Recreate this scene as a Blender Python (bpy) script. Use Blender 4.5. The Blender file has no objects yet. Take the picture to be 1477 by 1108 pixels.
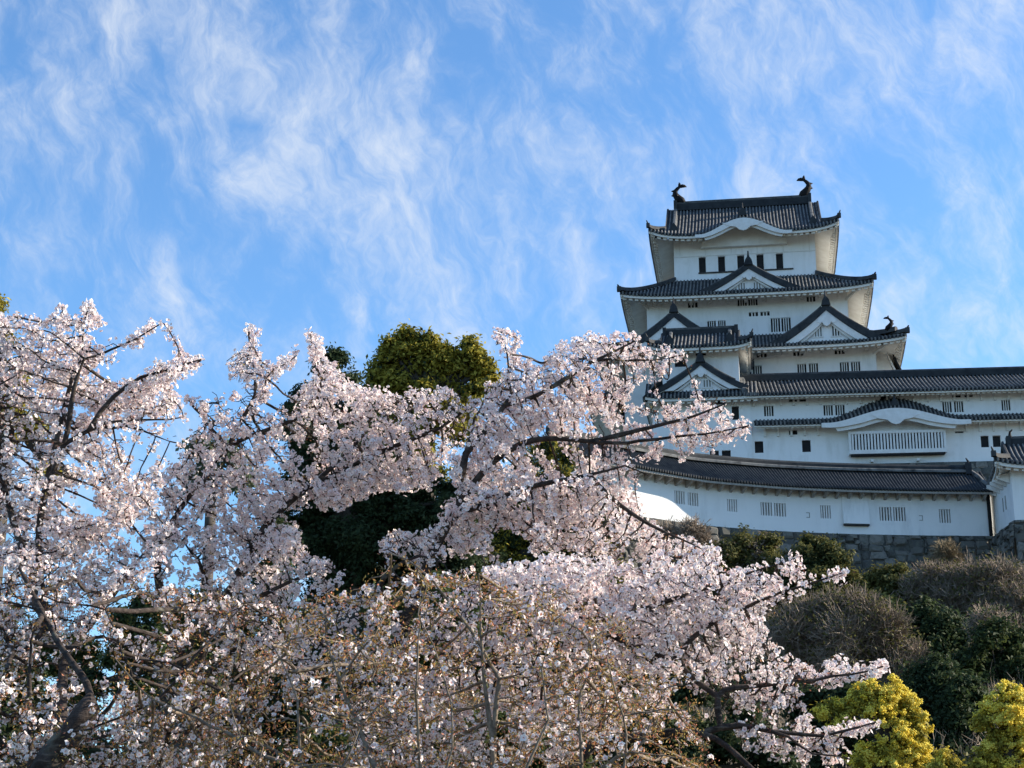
import bpy, math, random
import numpy as np
from mathutils import Vector, Matrix
R = math.radians
random.seed(7)
rng = np.random.default_rng(11)
C = bpy.context.scene
COL = C.collection

# ------------------------------------------------------------------ camera
FPX, PITCH, CAMZ = 2500.0, R(16.7), 1.6
cam_d = bpy.data.cameras.new('camera')
cam = bpy.data.objects.new('camera', cam_d)
COL.objects.link(cam)
cam.location = (0, 0, CAMZ)
cam.rotation_euler = (R(90) + PITCH, 0, 0)
cam_d.sensor_width = 36.0
cam_d.lens = FPX / 1477 * 36.0
cam_d.clip_start, cam_d.clip_end = 0.1, 9000
C.camera = cam

# ------------------------------------------------------------------ world, sun, exposure
SUN_AZ, SUN_EL = R(81.1), R(25.5)
SKY_S, CLOUD_V = 0.113, 4.5
world = bpy.data.worlds.new('World')
C.world = world
world.use_nodes = True
C.view_settings.view_transform = 'Standard'
C.view_settings.look = 'None'
C.view_settings.exposure = 0.92
C.view_settings.gamma = 1.0
sun_d = bpy.data.lights.new('sun', 'SUN')
sun_d.energy = 5.0
sun_d.angle = R(0.5)
sun_d.color = (1.0, 0.885, 0.73)
sun = bpy.data.objects.new('sun', sun_d)
COL.objects.link(sun)
sv = Vector((math.sin(SUN_AZ) * math.cos(SUN_EL), math.cos(SUN_AZ) * math.cos(SUN_EL), math.sin(SUN_EL)))
sun.rotation_euler = sv.to_track_quat('Z', 'Y').to_euler()
sun.location = (60, 20, 60)


class NT:
    """small node-tree writer"""
    def __init__(s, tree):
        s.t = tree
        s.n = tree.nodes
        s.l = tree.links

    def node(s, typ, **kw):
        n = s.n.new(typ)
        for k, v in kw.items():
            if k.startswith('i_'):
                s.put(n.inputs[k[2:].replace('_', ' ')], v)
            else:
                setattr(n, k, v)
        return n

    def put(s, sock, v):
        if isinstance(v, bpy.types.NodeSocket):
            s.l.new(v, sock)
        else:
            sock.default_value = v

    def math(s, op, a, b=None, c=None, clamp=False):
        n = s.n.new('ShaderNodeMath')
        n.operation = op
        n.use_clamp = clamp
        s.put(n.inputs[0], a)
        if b is not None:
            s.put(n.inputs[1], b)
        if c is not None:
            s.put(n.inputs[2], c)
        return n.outputs[0]

    def vmath(s, op, a, b=None):
        n = s.n.new('ShaderNodeVectorMath')
        n.operation = op
        s.put(n.inputs[0], a)
        if b is not None:
            s.put(n.inputs[1], b)
        return n.outputs['Value'] if op in ('DOT_PRODUCT', 'LENGTH') else n.outputs[0]

    def mix(s, f, a, b, mode='MIX'):
        n = s.n.new('ShaderNodeMix')
        n.data_type = 'RGBA'
        n.blend_type = mode
        s.put(n.inputs[0], f)
        s.put(n.inputs[6], a)
        s.put(n.inputs[7], b)
        return n.outputs[2]

    def noise(s, vec, scale, detail=4, rough=0.5, dist=0.0):
        n = s.n.new('ShaderNodeTexNoise')
        if vec is not None:
            s.put(n.inputs['Vector'], vec)
        n.inputs['Scale'].default_value = scale
        n.inputs['Detail'].default_value = detail
        n.inputs['Roughness'].default_value = rough
        n.inputs['Distortion'].default_value = dist
        return n

    def smooth(s, v, lo, hi):
        n = s.n.new('ShaderNodeMapRange')
        n.interpolation_type = 'SMOOTHSTEP'
        s.put(n.inputs['Value'], v)
        n.inputs['From Min'].default_value = lo
        n.inputs['From Max'].default_value = hi
        return n.outputs['Result']


def pixray(px, py):
    """world direction seen at a photograph pixel (used to measure the place)"""
    x = (px - 738.5) / FPX
    y = (554 - py) / FPX
    return (x, math.cos(PITCH) - y * math.sin(PITCH), math.sin(PITCH) + y * math.cos(PITCH))


def build_world():
    t = NT(world.node_tree)
    t.n.clear()
    out = t.node('ShaderNodeOutputWorld')
    bg = t.node('ShaderNodeBackground')
    bg.inputs['Strength'].default_value = SKY_S
    t.l.new(bg.outputs[0], out.inputs[0])
    sky = t.node('ShaderNodeTexSky')
    sky.sky_type = 'NISHITA'
    sky.sun_disc = False
    sky.sun_elevation = SUN_EL
    sky.sun_rotation = SUN_AZ
    sky.air_density = 1.0
    sky.dust_density = 0.3
    sky.ozone_density = 2.8
    d = t.node('ShaderNodeTexCoord').outputs['Generated']
    sp = t.node('ShaderNodeSeparateXYZ')
    t.l.new(d, sp.inputs[0])
    az = t.math('ARCTAN2', sp.outputs[0], sp.outputs[1])
    el = t.math('ARCSINE', sp.outputs[2])
    # a pair of coordinates on the sky vault; high ice cloud drawn out along wind streaks
    cb = t.node('ShaderNodeCombineXYZ')
    t.l.new(az, cb.inputs[0])
    t.l.new(el, cb.inputs[1])
    p = cb.outputs[0]
    warp = t.noise(p, 9.0, 4, 0.55)
    wv = t.vmath('SUBTRACT', warp.outputs['Color'], (0.5, 0.5, 0.5))
    wsc = t.node('ShaderNodeVectorMath', operation='SCALE')
    t.l.new(wv, wsc.inputs[0])
    wsc.inputs['Scale'].default_value = 0.085
    pw = t.vmath('ADD', p, wsc.outputs[0])

    def streak(ang, sx, sy, scale, detail, rough, off, dist=0.0):
        m = t.node('ShaderNodeMapping')
        t.l.new(pw, m.inputs[0])
        m.inputs['Rotation'].default_value = (0, 0, R(ang))
        mm = t.node('ShaderNodeMapping')
        t.l.new(m.outputs[0], mm.inputs[0])
        mm.inputs['Scale'].default_value = (sx, sy, 1)
        mm.inputs['Location'].default_value = (off, off * .7, 0)
        return t.noise(mm.outputs[0], scale, detail, rough, dist).outputs['Fac']
    cover = streak(50, 0.85, 1.15, 13.0, 6, 0.6, 3.1)
    fib = streak(58, 0.62, 1.45, 24.0, 10, 0.66, 7.7, 0.2)
    fib2 = streak(112, 0.6, 1.4, 21.0, 9, 0.64, 1.9, 0.2)
    fine = streak(66, 0.35, 1.9, 60.0, 5, 0.6, 5.2)
    # brighter banks, each at its own bearing and height
    blobs = None
    for (px, py, rad, amp) in [(565, 200, 85, .30), (440, 120, 80, .16), (330, 110, 70, .12), (1100, 215, 42, .36), (1150, 75, 75, .16),
                               (650, 390, 80, .22), (215, 360, 60, .20), (1400, 40, 60, .18), (1440, 210, 50, .14), (860, 50, 80, .12),
                               (40, 240, 80, .18), (555, 285, 42, .22), (280, 280, 70, .15), (1440, 470, 55, .22), (1300, 420, 60, .14), (1270, 180, 45, .2),
                               (130, 60, 150, .12), (800, 250, 60, .10), (870, 350, 70, .08),
                               (710, 140, 70, -.22), (330, 220, 45, -.10), (1000, 130, 60, -.18), (200, 190, 70, -.14), (400, 420, 80, -.12),
                               (110, 340, 60, -.16), (960, 260, 60, -.12), (1290, 330, 50, -.1), (780, 420, 50, -.08), (1260, 240, 30, -.2), (640, 70, 40, -.14)]:
        v = Vector(pixray(px, py)).normalized()
        dn = t.node('ShaderNodeVectorMath', operation='DISTANCE')
        t.l.new(pw, dn.inputs[0])
        dn.inputs[1].default_value = (math.atan2(v[0], v[1]), math.asin(v[2]), 0)
        q = t.math('DIVIDE', dn.outputs['Value'], rad / FPX * 1.5)
        g = t.math('MULTIPLY', t.math('EXPONENT', t.math('MULTIPLY', t.math('MULTIPLY', q, q), -1.0)), amp)
        blobs = g if blobs is None else t.math('ADD', blobs, g)
    f = t.math('ADD', t.math('MULTIPLY', fib, 0.88), t.math('ADD', t.math('MULTIPLY', fib2, 0.62), t.math('MULTIPLY', fine, 0.22)))
    tot = t.math('ADD', t.math('ADD', t.math('MULTIPLY', cover, 0.48), t.math('MULTIPLY', blobs, 0.5)), f)
    mask = t.smooth(tot, 0.90, 1.62)
    mask = t.math('POWER', mask, 1.3)
    # thinner overhead coverage away from the vault's middle, none below the horizon
    mask = t.math('MULTIPLY', mask, t.smooth(sp.outputs[2], -0.02, 0.12))
    tint = t.mix(1.0, sky.outputs[0], (0.74, 1.01, 1.20, 1), 'MULTIPLY')
    hz = t.mix(t.math('MULTIPLY', mask, 0.80), tint, (CLOUD_V * .93, CLOUD_V * .98, CLOUD_V * 1.04, 1))
    t.l.new(hz, bg.inputs['Color'])


build_world()


# ------------------------------------------------------------------ helpers
OFFS = {}         # where each thing's base lies, for its parts' own coordinates


class MB:
    """collects faces for ONE mesh"""
    def __init__(s):
        s.v = []
        s.f = []
        s.a = []          # one attribute value a vertex

    def add(s, verts, faces, a=0.0):
        o = len(s.v)
        s.v.extend([tuple(p) for p in verts])
        s.a.extend([a] * len(verts) if not hasattr(a, '__len__') else list(a))
        s.f.extend([tuple(i + o for i in f) for f in faces])

    def box(s, x0, x1, y0, y1, z0, z1, a=0.0):
        v = [(x0, y0, z0), (x1, y0, z0), (x1, y1, z0), (x0, y1, z0), (x0, y0, z1), (x1, y0, z1), (x1, y1, z1), (x0, y1, z1)]
        s.add(v, [(0, 3, 2, 1), (4, 5, 6, 7), (0, 1, 5, 4), (1, 2, 6, 5), (2, 3, 7, 6), (3, 0, 4, 7)], a)

    def grid(s, pts, a=None):
        """pts[c][r] -> position"""
        nc, nr = len(pts), len(pts[0])
        o = len(s.v)
        for c in range(nc):
            for r in range(nr):
                s.v.append(tuple(pts[c][r]))
                s.a.append(0.0 if a is None else a[c])
        for c in range(nc - 1):
            for r in range(nr - 1):
                i = o + c * nr + r
                s.f.append((i, i + nr, i + nr + 1, i + 1))

    def prism(s, poly, y0, y1, a=0.0):
        """polygon in x,z pushed along y"""
        n = len(poly)
        v = [(x, y0, z) for x, z in poly] + [(x, y1, z) for x, z in poly]
        f = [tuple(range(n)), tuple(range(2 * n - 1, n - 1, -1))]
        f += [(i, i + n, (i + 1) % n + n, (i + 1) % n) for i in range(n)]
        s.add(v, f, a)

    def band(s, top, bot, y0, y1, a=0.0):
        """strip between two x,z curves, pushed along y (closed)"""
        n = len(top)
        v = []
        for y in (y0, y1):
            v += [(x, y, z) for x, z in top] + [(x, y, z) for x, z in bot]
        f = []
        for i in range(n - 1):
            f.append((i, n + i, n + i + 1, i + 1))
            f.append((2 * n + i, 2 * n + i + 1, 3 * n + i + 1, 3 * n + i))
            f.append((i, i + 1, 2 * n + i + 1, 2 * n + i))
            f.append((n + i, 3 * n + i, 3 * n + i + 1, n + i + 1))
        f.append((0, 2 * n, 3 * n, n))
        f.append((n - 1, 2 * n - 1, 4 * n - 1, 3 * n - 1))
        s.add(v, f, a)

    def sweep(s, path, w, h, a=0.0, up=True):
        """box section w x h following a path, standing on it"""
        path = [Vector(p) for p in path]
        n = len(path)
        v = []
        for i, p in enumerate(path):
            d = (path[min(i + 1, n - 1)] - path[max(i - 1, 0)])
            side = Vector((d.y, -d.x, 0))
            side = side.normalized() if side.length > 1e-6 else Vector((1, 0, 0))
            for sx, sz in ((-.5, 0), (-.5, .75), (-.28, 1), (.28, 1), (.5, .75), (.5, 0)):
                v.append(p + side * w * sx + Vector((0, 0, h * sz)))
        f = []
        for i in range(n - 1):
            for k in range(6):
                f.append((i * 6 + k, (i + 1) * 6 + k, (i + 1) * 6 + (k + 1) % 6, i * 6 + (k + 1) % 6))
        f.append(tuple(range(5, -1, -1)))
        f.append(tuple((n - 1) * 6 + k for k in range(6)))
        s.add(v, f, a)

    def tube(s, path, rad, n=8, a=0.0):
        path = [Vector(p) for p in path]
        m = len(path)
        v = []
        for i, p in enumerate(path):
            d = (path[min(i + 1, m - 1)] - path[max(i - 1, 0)]).normalized()
            x = d.orthogonal().normalized()
            if abs(d.y) < .9:
                x = d.cross(Vector((0, 1, 0))).normalized()
            y = d.cross(x)
            for k in range(n):
                t = 2 * math.pi * k / n
                v.append(p + (x * math.cos(t) + y * math.sin(t)) * rad[i])
        f = []
        for i in range(m - 1):
            for k in range(n):
                f.append((i * n + k, i * n + (k + 1) % n, (i + 1) * n + (k + 1) % n, (i + 1) * n + k))
        f.append(tuple(range(n - 1, -1, -1)))
        f.append(tuple((m - 1) * n + k for k in range(n)))
        s.add(v, f, a)

    def build(s, name, mat, parent=None, off=None, smooth=False):
        if off is None:
            off = OFFS.get(parent, (0, 0, 0))
        OFFS[parent] = off
        me = bpy.data.meshes.new(name)
        v = [(x - off[0], y - off[1], z - off[2]) for x, y, z in s.v]
        me.from_pydata(v, [], s.f)
        at = me.attributes.new('tone', 'FLOAT', 'POINT')
        at.data.foreach_set('value', s.a)
        me.materials.append(mat)
        if smooth:
            me.polygons.foreach_set('use_smooth', [True] * len(me.polygons))
        me.update()
        o = bpy.data.objects.new(name, me)
        COL.objects.link(o)
        o.parent = parent
        OFFS[o] = off
        return o


def np_mesh(name, verts, faces, mat, parent=None, col=None, smooth=False):
    """verts (n,3), faces (m,k) -> one object; col (n,3) colour attribute"""
    verts = np.asarray(verts, dtype=np.float32)
    faces = np.asarray(faces, dtype=np.int32)
    me = bpy.data.meshes.new(name)
    me.vertices.add(len(verts))
    me.vertices.foreach_set('co', verts.ravel())
    k = faces.shape[1]
    me.loops.add(faces.size)
    me.loops.foreach_set('vertex_index', faces.ravel())
    me.polygons.add(len(faces))
    me.polygons.foreach_set('loop_start', np.arange(0, faces.size, k, dtype=np.int32))
    me.polygons.foreach_set('loop_total', np.full(len(faces), k, dtype=np.int32))
    if smooth:
        me.polygons.foreach_set('use_smooth', np.ones(len(faces), dtype=bool))
    if col is not None:
        at = me.attributes.new('tint', 'FLOAT_COLOR', 'POINT')
        c4 = np.ones((len(verts), 4), dtype=np.float32)
        c4[:, :3] = col
        at.data.foreach_set('color', c4.ravel())
    me.materials.append(mat)
    me.update()
    me.validate()
    o = bpy.data.objects.new(name, me)
    COL.objects.link(o)
    o.parent = parent
    return o


def tag(o, label, cat, group=None):
    o['label'] = label
    o['category'] = cat
    if group:
        o['group'] = group
    return o


def empty(name, loc, rz=0.0):
    o = bpy.data.objects.new(name, None)
    COL.objects.link(o)
    o.location = loc
    o.rotation_euler = (0, 0, rz)
    o.empty_display_size = 0.5
    return o


# ------------------------------------------------------------------ materials
def new_mat(name):
    m = bpy.data.materials.new(name)
    m.use_nodes = True
    t = NT(m.node_tree)
    b = m.node_tree.nodes['Principled BSDF']
    return m, t, b


def mat_plaster(name, base=(0.85, 0.85, 0.84), stain=(0.64, 0.64, 0.61)):
    m, t, b = new_mat(name)
    p = t.node('ShaderNodeTexCoord').outputs['Object']
    mp = t.node('ShaderNodeMapping')
    t.l.new(p, mp.inputs[0])
    mp.inputs['Scale'].default_value = (1, 1, 0.22)
    n1 = t.noise(mp.outputs[0], 1.3, 6, 0.65)
    n2 = t.noise(p, 0.35, 3, 0.5)
    f = t.math('MULTIPLY', t.smooth(n1.outputs['Fac'], 0.42, 0.72), t.smooth(n2.outputs['Fac'], 0.3, 0.65))
    n4 = t.noise(p, 0.8, 4, 0.6).outputs['Fac']
    f = t.math('MAXIMUM', f, t.math('MULTIPLY', t.smooth(n4, 0.52, 0.72), 0.45))
    t.put(b.inputs['Base Color'], t.mix(t.math('MULTIPLY', f, 0.75), base + (1,), stain + (1,)))
    b.inputs['Roughness'].default_value = 0.9
    bp = t.node('ShaderNodeBump')
    bp.inputs['Strength'].default_value = 0.12
    t.l.new(t.noise(p, 2.2, 5).outputs['Fac'], bp.inputs['Height'])
    t.l.new(bp.outputs[0], b.inputs['Normal'])
    return m


def mat_tile():
    m, t, b = new_mat('roof_tile')
    at = t.node('ShaderNodeAttribute', attribute_name='tone')
    p = t.node('ShaderNodeTexCoord').outputs['Object']
    n = t.noise(p, 1.6, 5, 0.6).outputs['Fac']
    n3 = t.noise(p, 9.0, 3, 0.6).outputs['Fac']
    dark = t.mix(n, (0.010, 0.013, 0.017, 1), (0.032, 0.038, 0.043, 1))
    lite = t.mix(n3, (0.09, 0.095, 0.097, 1), (0.25, 0.245, 0.23, 1))
    t.put(b.inputs['Base Color'], t.mix(t.math('MULTIPLY', at.outputs['Fac'], t.smooth(n, 0.25, 0.6)), dark, lite))
    b.inputs['Roughness'].default_value = 0.7
    b.inputs['Specular IOR Level'].default_value = 0.18
    return m


def mat_simple(name, c1, c2, scale=3.0, rough=0.8, bump=0.0, spec=0.3):
    m, t, b = new_mat(name)
    p = t.node('ShaderNodeTexCoord').outputs['Object']
    n = t.noise(p, scale, 6, 0.6).outputs['Fac']
    t.put(b.inputs['Base Color'], t.mix(t.smooth(n, 0.3, 0.7), c1 + (1,), c2 + (1,)))
    b.inputs['Roughness'].default_value = rough
    b.inputs['Specular IOR Level'].default_value = spec
    if bump:
        bp = t.node('ShaderNodeBump')
        bp.inputs['Strength'].default_value = bump
        t.l.new(n, bp.inputs['Height'])
        t.l.new(bp.outputs[0], b.inputs['Normal'])
    return m


def mat_stone():
    m, t, b = new_mat('rough_stone')
    at = t.node('ShaderNodeAttribute', attribute_name='tone')
    p = t.node('ShaderNodeTexCoord').outputs['Object']
    n = t.noise(p, 3.5, 7, 0.65).outputs['Fac']
    base = t.mix(at.outputs['Fac'], (0.06, 0.058, 0.053, 1), (0.21, 0.195, 0.17, 1))
    t.put(b.inputs['Base Color'], t.mix(t.smooth(n, 0.42, 0.7), base, (0.10, 0.105, 0.085, 1)))
    b.inputs['Roughness'].default_value = 0.95
    bp = t.node('ShaderNodeBump')
    bp.inputs['Strength'].default_value = 0.6
    t.l.new(n, bp.inputs['Height'])
    t.l.new(bp.outputs[0], b.inputs['Normal'])
    return m


def mat_leaf(name, trans=0.35, rough=0.6, gain=1.0, spec=0.25):
    """thin plant matter coloured by the 'tint' attribute of its mesh"""
    m = bpy.data.materials.new(name)
    m.use_nodes = True
    t = NT(m.node_tree)
    b = m.node_tree.nodes['Principled BSDF']
    at = t.node('ShaderNodeAttribute', attribute_name='tint')
    b.inputs['Roughness'].default_value = rough
    b.inputs['Specular IOR Level'].default_value = spec
    t.l.new(at.outputs['Color'], b.inputs['Base Color'])
    tr = t.node('ShaderNodeBsdfTranslucent')
    t.l.new(at.outputs['Color'], tr.inputs['Color'])
    mx = t.node('ShaderNodeMixShader')
    mx.inputs[0].default_value = trans
    t.l.new(b.outputs[0], mx.inputs[1])
    t.l.new(tr.outputs[0], mx.inputs[2])
    t.l.new(mx.outputs[0], m.node_tree.nodes['Material Output'].inputs['Surface'])
    return m


def mat_bark():
    m, t, b = new_mat('cherry_bark')
    p = t.node('ShaderNodeTexCoord').outputs['Object']
    n = t.noise(p, 16.0, 8, 0.65).outputs['Fac']
    mp = t.node('ShaderNodeMapping')
    t.l.new(p, mp.inputs[0])
    mp.inputs['Scale'].default_value = (9, 9, 60)
    mp.inputs['Rotation'].default_value = (.5, .6, 0)
    ln = t.noise(mp.outputs[0], 1.0, 4, 0.6).outputs['Fac']
    n2 = t.noise(p, 5.0, 5, 0.6).outputs['Fac']
    c = t.mix(t.smooth(n, .3, .7), (0.020, 0.015, 0.013, 1), (0.070, 0.054, 0.046, 1))
    c = t.mix(t.math('MULTIPLY', t.smooth(ln, .56, .70), .6), c, (0.16, 0.135, 0.115, 1))
    c = t.mix(t.math('MULTIPLY', t.smooth(n2, .56, .74), .7), c, (0.17, 0.17, 0.14, 1))
    t.put(b.inputs['Base Color'], c)
    b.inputs['Roughness'].default_value = 0.88
    b.inputs['Specular IOR Level'].default_value = 0.2
    bp = t.node('ShaderNodeBump')
    bp.inputs['Strength'].default_value = 0.9
    bp.inputs['Distance'].default_value = 0.02
    t.l.new(t.math('ADD', n, t.math('MULTIPLY', ln, .7)), bp.inputs['Height'])
    t.l.new(bp.outputs[0], b.inputs['Normal'])
    return m


def mat_ground():
    m, t, b = new_mat('ground_soil')
    p = t.node('ShaderNodeTexCoord').outputs['Object']
    n = t.noise(p, 0.12, 6, 0.6).outputs['Fac']
    n2 = t.noise(p, 1.4, 6, 0.7).outputs['Fac']
    g = t.mix(n2, (0.030, 0.036, 0.016, 1), (0.075, 0.070, 0.036, 1))
    s = t.mix(n2, (0.05, 0.042, 0.03, 1), (0.11, 0.09, 0.065, 1))
    t.put(b.inputs['Base Color'], t.mix(t.smooth(n, 0.4, 0.62), g, s))
    b.inputs['Roughness'].default_value = 0.95
    bp = t.node('ShaderNodeBump')
    bp.inputs['Strength'].default_value = 0.8
    t.l.new(n2, bp.inputs['Height'])
    t.l.new(bp.outputs[0], b.inputs['Normal'])
    return m


M_WALL = mat_plaster('white_plaster')
M_WALL2 = mat_plaster('corridor_plaster', (0.83, 0.84, 0.83), (0.60, 0.62, 0.62))
M_TRIM = mat_simple('white_trim', (0.79, 0.79, 0.77), (0.70, 0.69, 0.66), 2.0, 0.9)
M_SOFFIT = mat_simple('soffit_plaster', (0.84, 0.82, 0.77), (0.74, 0.71, 0.65), 1.2, 0.92)
M_TILE = mat_tile()
M_DARK = mat_simple('window_dark', (0.010, 0.010, 0.012), (0.018, 0.017, 0.018), 2.0, 0.7)
M_PANE = mat_simple('blind_shutter', (0.22, 0.22, 0.20), (0.30, 0.30, 0.28), 2.0, 0.8)
M_WOOD = mat_simple('dark_wood', (0.030, 0.028, 0.028), (0.055, 0.05, 0.047), 5.0, 0.75)
M_BRONZE = mat_simple('ornament_tile', (0.008, 0.008, 0.010), (0.022, 0.020, 0.020), 4.0, 0.7, 0, .12)
M_BR = mat_simple('bracket_wood', (.30, .29, .27), (.42, .40, .37), 4, .9)
M_STONE = mat_stone()
M_GROUND = mat_ground()
M_BARK = mat_bark()
M_TWIG = mat_simple('weathered_twig', (0.10, 0.075, 0.055), (0.25, 0.20, 0.15), 30.0, 0.85, 0.3)
M_TRUNK = mat_simple('tree_bark', (0.04, 0.032, 0.026), (0.09, 0.075, 0.06), 3.0, 0.9, 0.5)
M_PETAL = mat_leaf('cherry_petal', 0.27, 0.75, spec=0.1)
M_LEAF = mat_leaf('leaf', 0.34, 0.6, spec=0.12)
M_DRY = mat_leaf('dry_twig', 0.0, 0.9, spec=0.1)

# ------------------------------------------------------------------ where the castle stands
_d = pixray(1075, 403)
AZ = math.atan2(_d[0], _d[1])
KD = 158.0
KO = (KD * math.sin(AZ), KD * math.cos(AZ))           # foot of the keep's front wall
KU = (math.cos(AZ), -math.sin(AZ))
KV = (math.sin(AZ), math.cos(AZ))


def kworld(u, v, w=0.0):
    return (KO[0] + KU[0] * u + KV[0] * v, KO[1] + KU[1] * u + KV[1] * v, w)


def frame(name, u, v, w, rot=0.0):
    """Empty of a castle building: local x along the front, y away from the camera"""
    return empty(name, kworld(u, v, w), -AZ + rot)


# ------------------------------------------------------------------ ground
def sstep(a, b, x):
    t = np.clip((x - a) / (b - a), 0, 1)
    return t * t * (3 - 2 * t)


def terrain(x, y):
    x = np.asarray(x, float)
    y = np.asarray(y, float)
    r = np.hypot(x, y)
    a = np.degrees(np.arctan2(x, y))
    h = 1.2 * sstep(20, 50, r) + 19.5 * np.clip((r - 46) / 76, 0, 1.0) ** 1.6
    side = sstep(-13, -2, a) * (1 - sstep(55, 80, a)) * (1 - sstep(235, 330, r))
    far = 10 * sstep(300, 900, r)
    und = 0.7 * np.sin(x * .21 + 1) * np.sin(y * .17) * sstep(40, 70, r)
    return np.where(y > 0, (h + und) * side, 0.0) + far * 0 - 0.02


def build_ground():
    rr = np.concatenate([np.linspace(0, 30, 8), np.linspace(36, 200, 60), np.linspace(215, 420, 22), [600, 1000, 2000, 5000]])
    aa = np.radians(np.linspace(-180, 180, 181))
    X = rr[:, None] * np.sin(aa)[None]
    Y = rr[:, None] * np.cos(aa)[None]
    Z = terrain(X, Y)
    nr, na = X.shape
    v = np.stack([X, Y, Z], -1).reshape(-1, 3)
    i, j = np.meshgrid(np.arange(nr - 1), np.arange(na - 1), indexing='ij')
    a = i * na + j
    f = np.stack([a, a + 1, a + na + 1, a + na], -1).reshape(-1, 4)
    f = f[:, ::-1]
    o = np_mesh('ground', v, f, M_GROUND, smooth=True)
    o['kind'] = 'structure'


build_ground()

# ------------------------------------------------------------------ castle pieces
RIB = 0.33
PH = [(0.0, 0.0), (0.44, 0.0), (0.54, 0.075), (0.72, 0.115), (0.90, 0.075)]


def rib_cols(s0, s1):
    """columns along an eave: position, rise of the round tile, plaster tone"""
    n = max(2, int(round((s1 - s0) / RIB)))
    p = (s1 - s0) / n
    out = []
    for k in range(n):
        for ph, hh in PH:
            out.append((s0 + (k + ph) * p, hh, 1.0 if hh > 0.05 else 0.0))
    out.append((s1, 0.0, 0.0))
    return out


def roof_side(tile, soff, c, e, n, Lo, Di, Do, Z, t0, wallD, teeth=0.56, fas=0.24, soffit_rise=0.42, rows=8, s_range=None, skipfas=None, td=0.2):
    """one slope of a tiled roof.  c plan centre, e along, n outward.
    Z(t, s) tile surface height, t0(s) where a rib begins."""
    s0, s1 = s_range if s_range else (-Lo, Lo)
    pts, tone, ends = [], [], []
    for s, hh, tn in rib_cols(s0, s1):
        a = min(max(t0(s), 0.0), 0.985)
        col = []
        for r in range(rows):
            t = a + (1 - a) * r / (rows - 1)
            D = Di + (Do - Di) * t
            col.append((c[0] + e[0] * s + n[0] * D, c[1] + e[1] * s + n[1] * D, Z(t, s) + hh))
        # drop at the eave: the round tile ends stand proud of the flat ones
        D = Do + (0.05 if tn else -0.03)
        z = Z(1.0, s)
        x, y = c[0] + e[0] * s + n[0] * D, c[1] + e[1] * s + n[1] * D
        col.append((x, y, z + hh))
        col.append((x, y, z - (0.20 if tn else 0.13)))
        D -= 0.16
        col.append((c[0] + e[0] * s + n[0] * D, c[1] + e[1] * s + n[1] * D, z - 0.20))
        pts.append(col)
        tone.append(tn)
    tile.grid(pts, tone)
    # white plastered eave: fascia, rafter ends, underside
    if soff is not None:
        m = max(2, int(round((s1 - s0) / teeth)))
        p = (s1 - s0) / m
        fs = []
        sf = []
        for k in range(m):
            for ph, dz in ((0.0, 0.0), (0.40, 0.0), (0.401, td), (0.99, td)):
                s = s0 + (k + ph) * p
                z = Z(1.0, s) - 0.17
                f1 = [(c[0] + e[0] * s + n[0] * D, c[1] + e[1] * s + n[1] * D, zz) for D, zz in ((Do - 0.12, z), (Do - 0.12, z - fas), (Do - 0.30, z - fas))]
                fs.append(f1)
                lim = min(Lo, abs(s))
                inner = wallD
                over = lim - (Lo - (Do - wallD))       # trimmed to the corner diagonal
                if over > 0:
                    inner = wallD + over
                inner = min(inner, Do - 0.36)
                col = []
                for q in (0, .62, .63, 1.5, 3):
                    D = (Do - 0.34) + (inner - (Do - 0.34)) * q / 3
                    zz = z - fas + 0.03 - (dz if q < .625 else 0.0) + soffit_rise * ((Do - 0.34) - D)
                    # the upturn at the corner fades towards the wall
                    lift = Z(1.0, s) - Z(1.0, 0.0) if skipfas is None else 0
                    if skipfas is None:
                        zz -= max(0.0, lift) * 0.35 * q / 3
                    col.append((c[0] + e[0] * s + n[0] * D, c[1] + e[1] * s + n[1] * D, zz))
                # close the rafter end
                col.insert(0, (col[0][0], col[0][1], z - fas + 0.03))
                sf.append(col)
        soff.grid(fs)
        soff.grid(sf)


SIDES = {'front': ((1, 0), (0, -1)), 'right': ((0, 1), (1, 0)), 'back': ((-1, 0), (0, 1)), 'left': ((0, -1), (-1, 0))}


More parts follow.
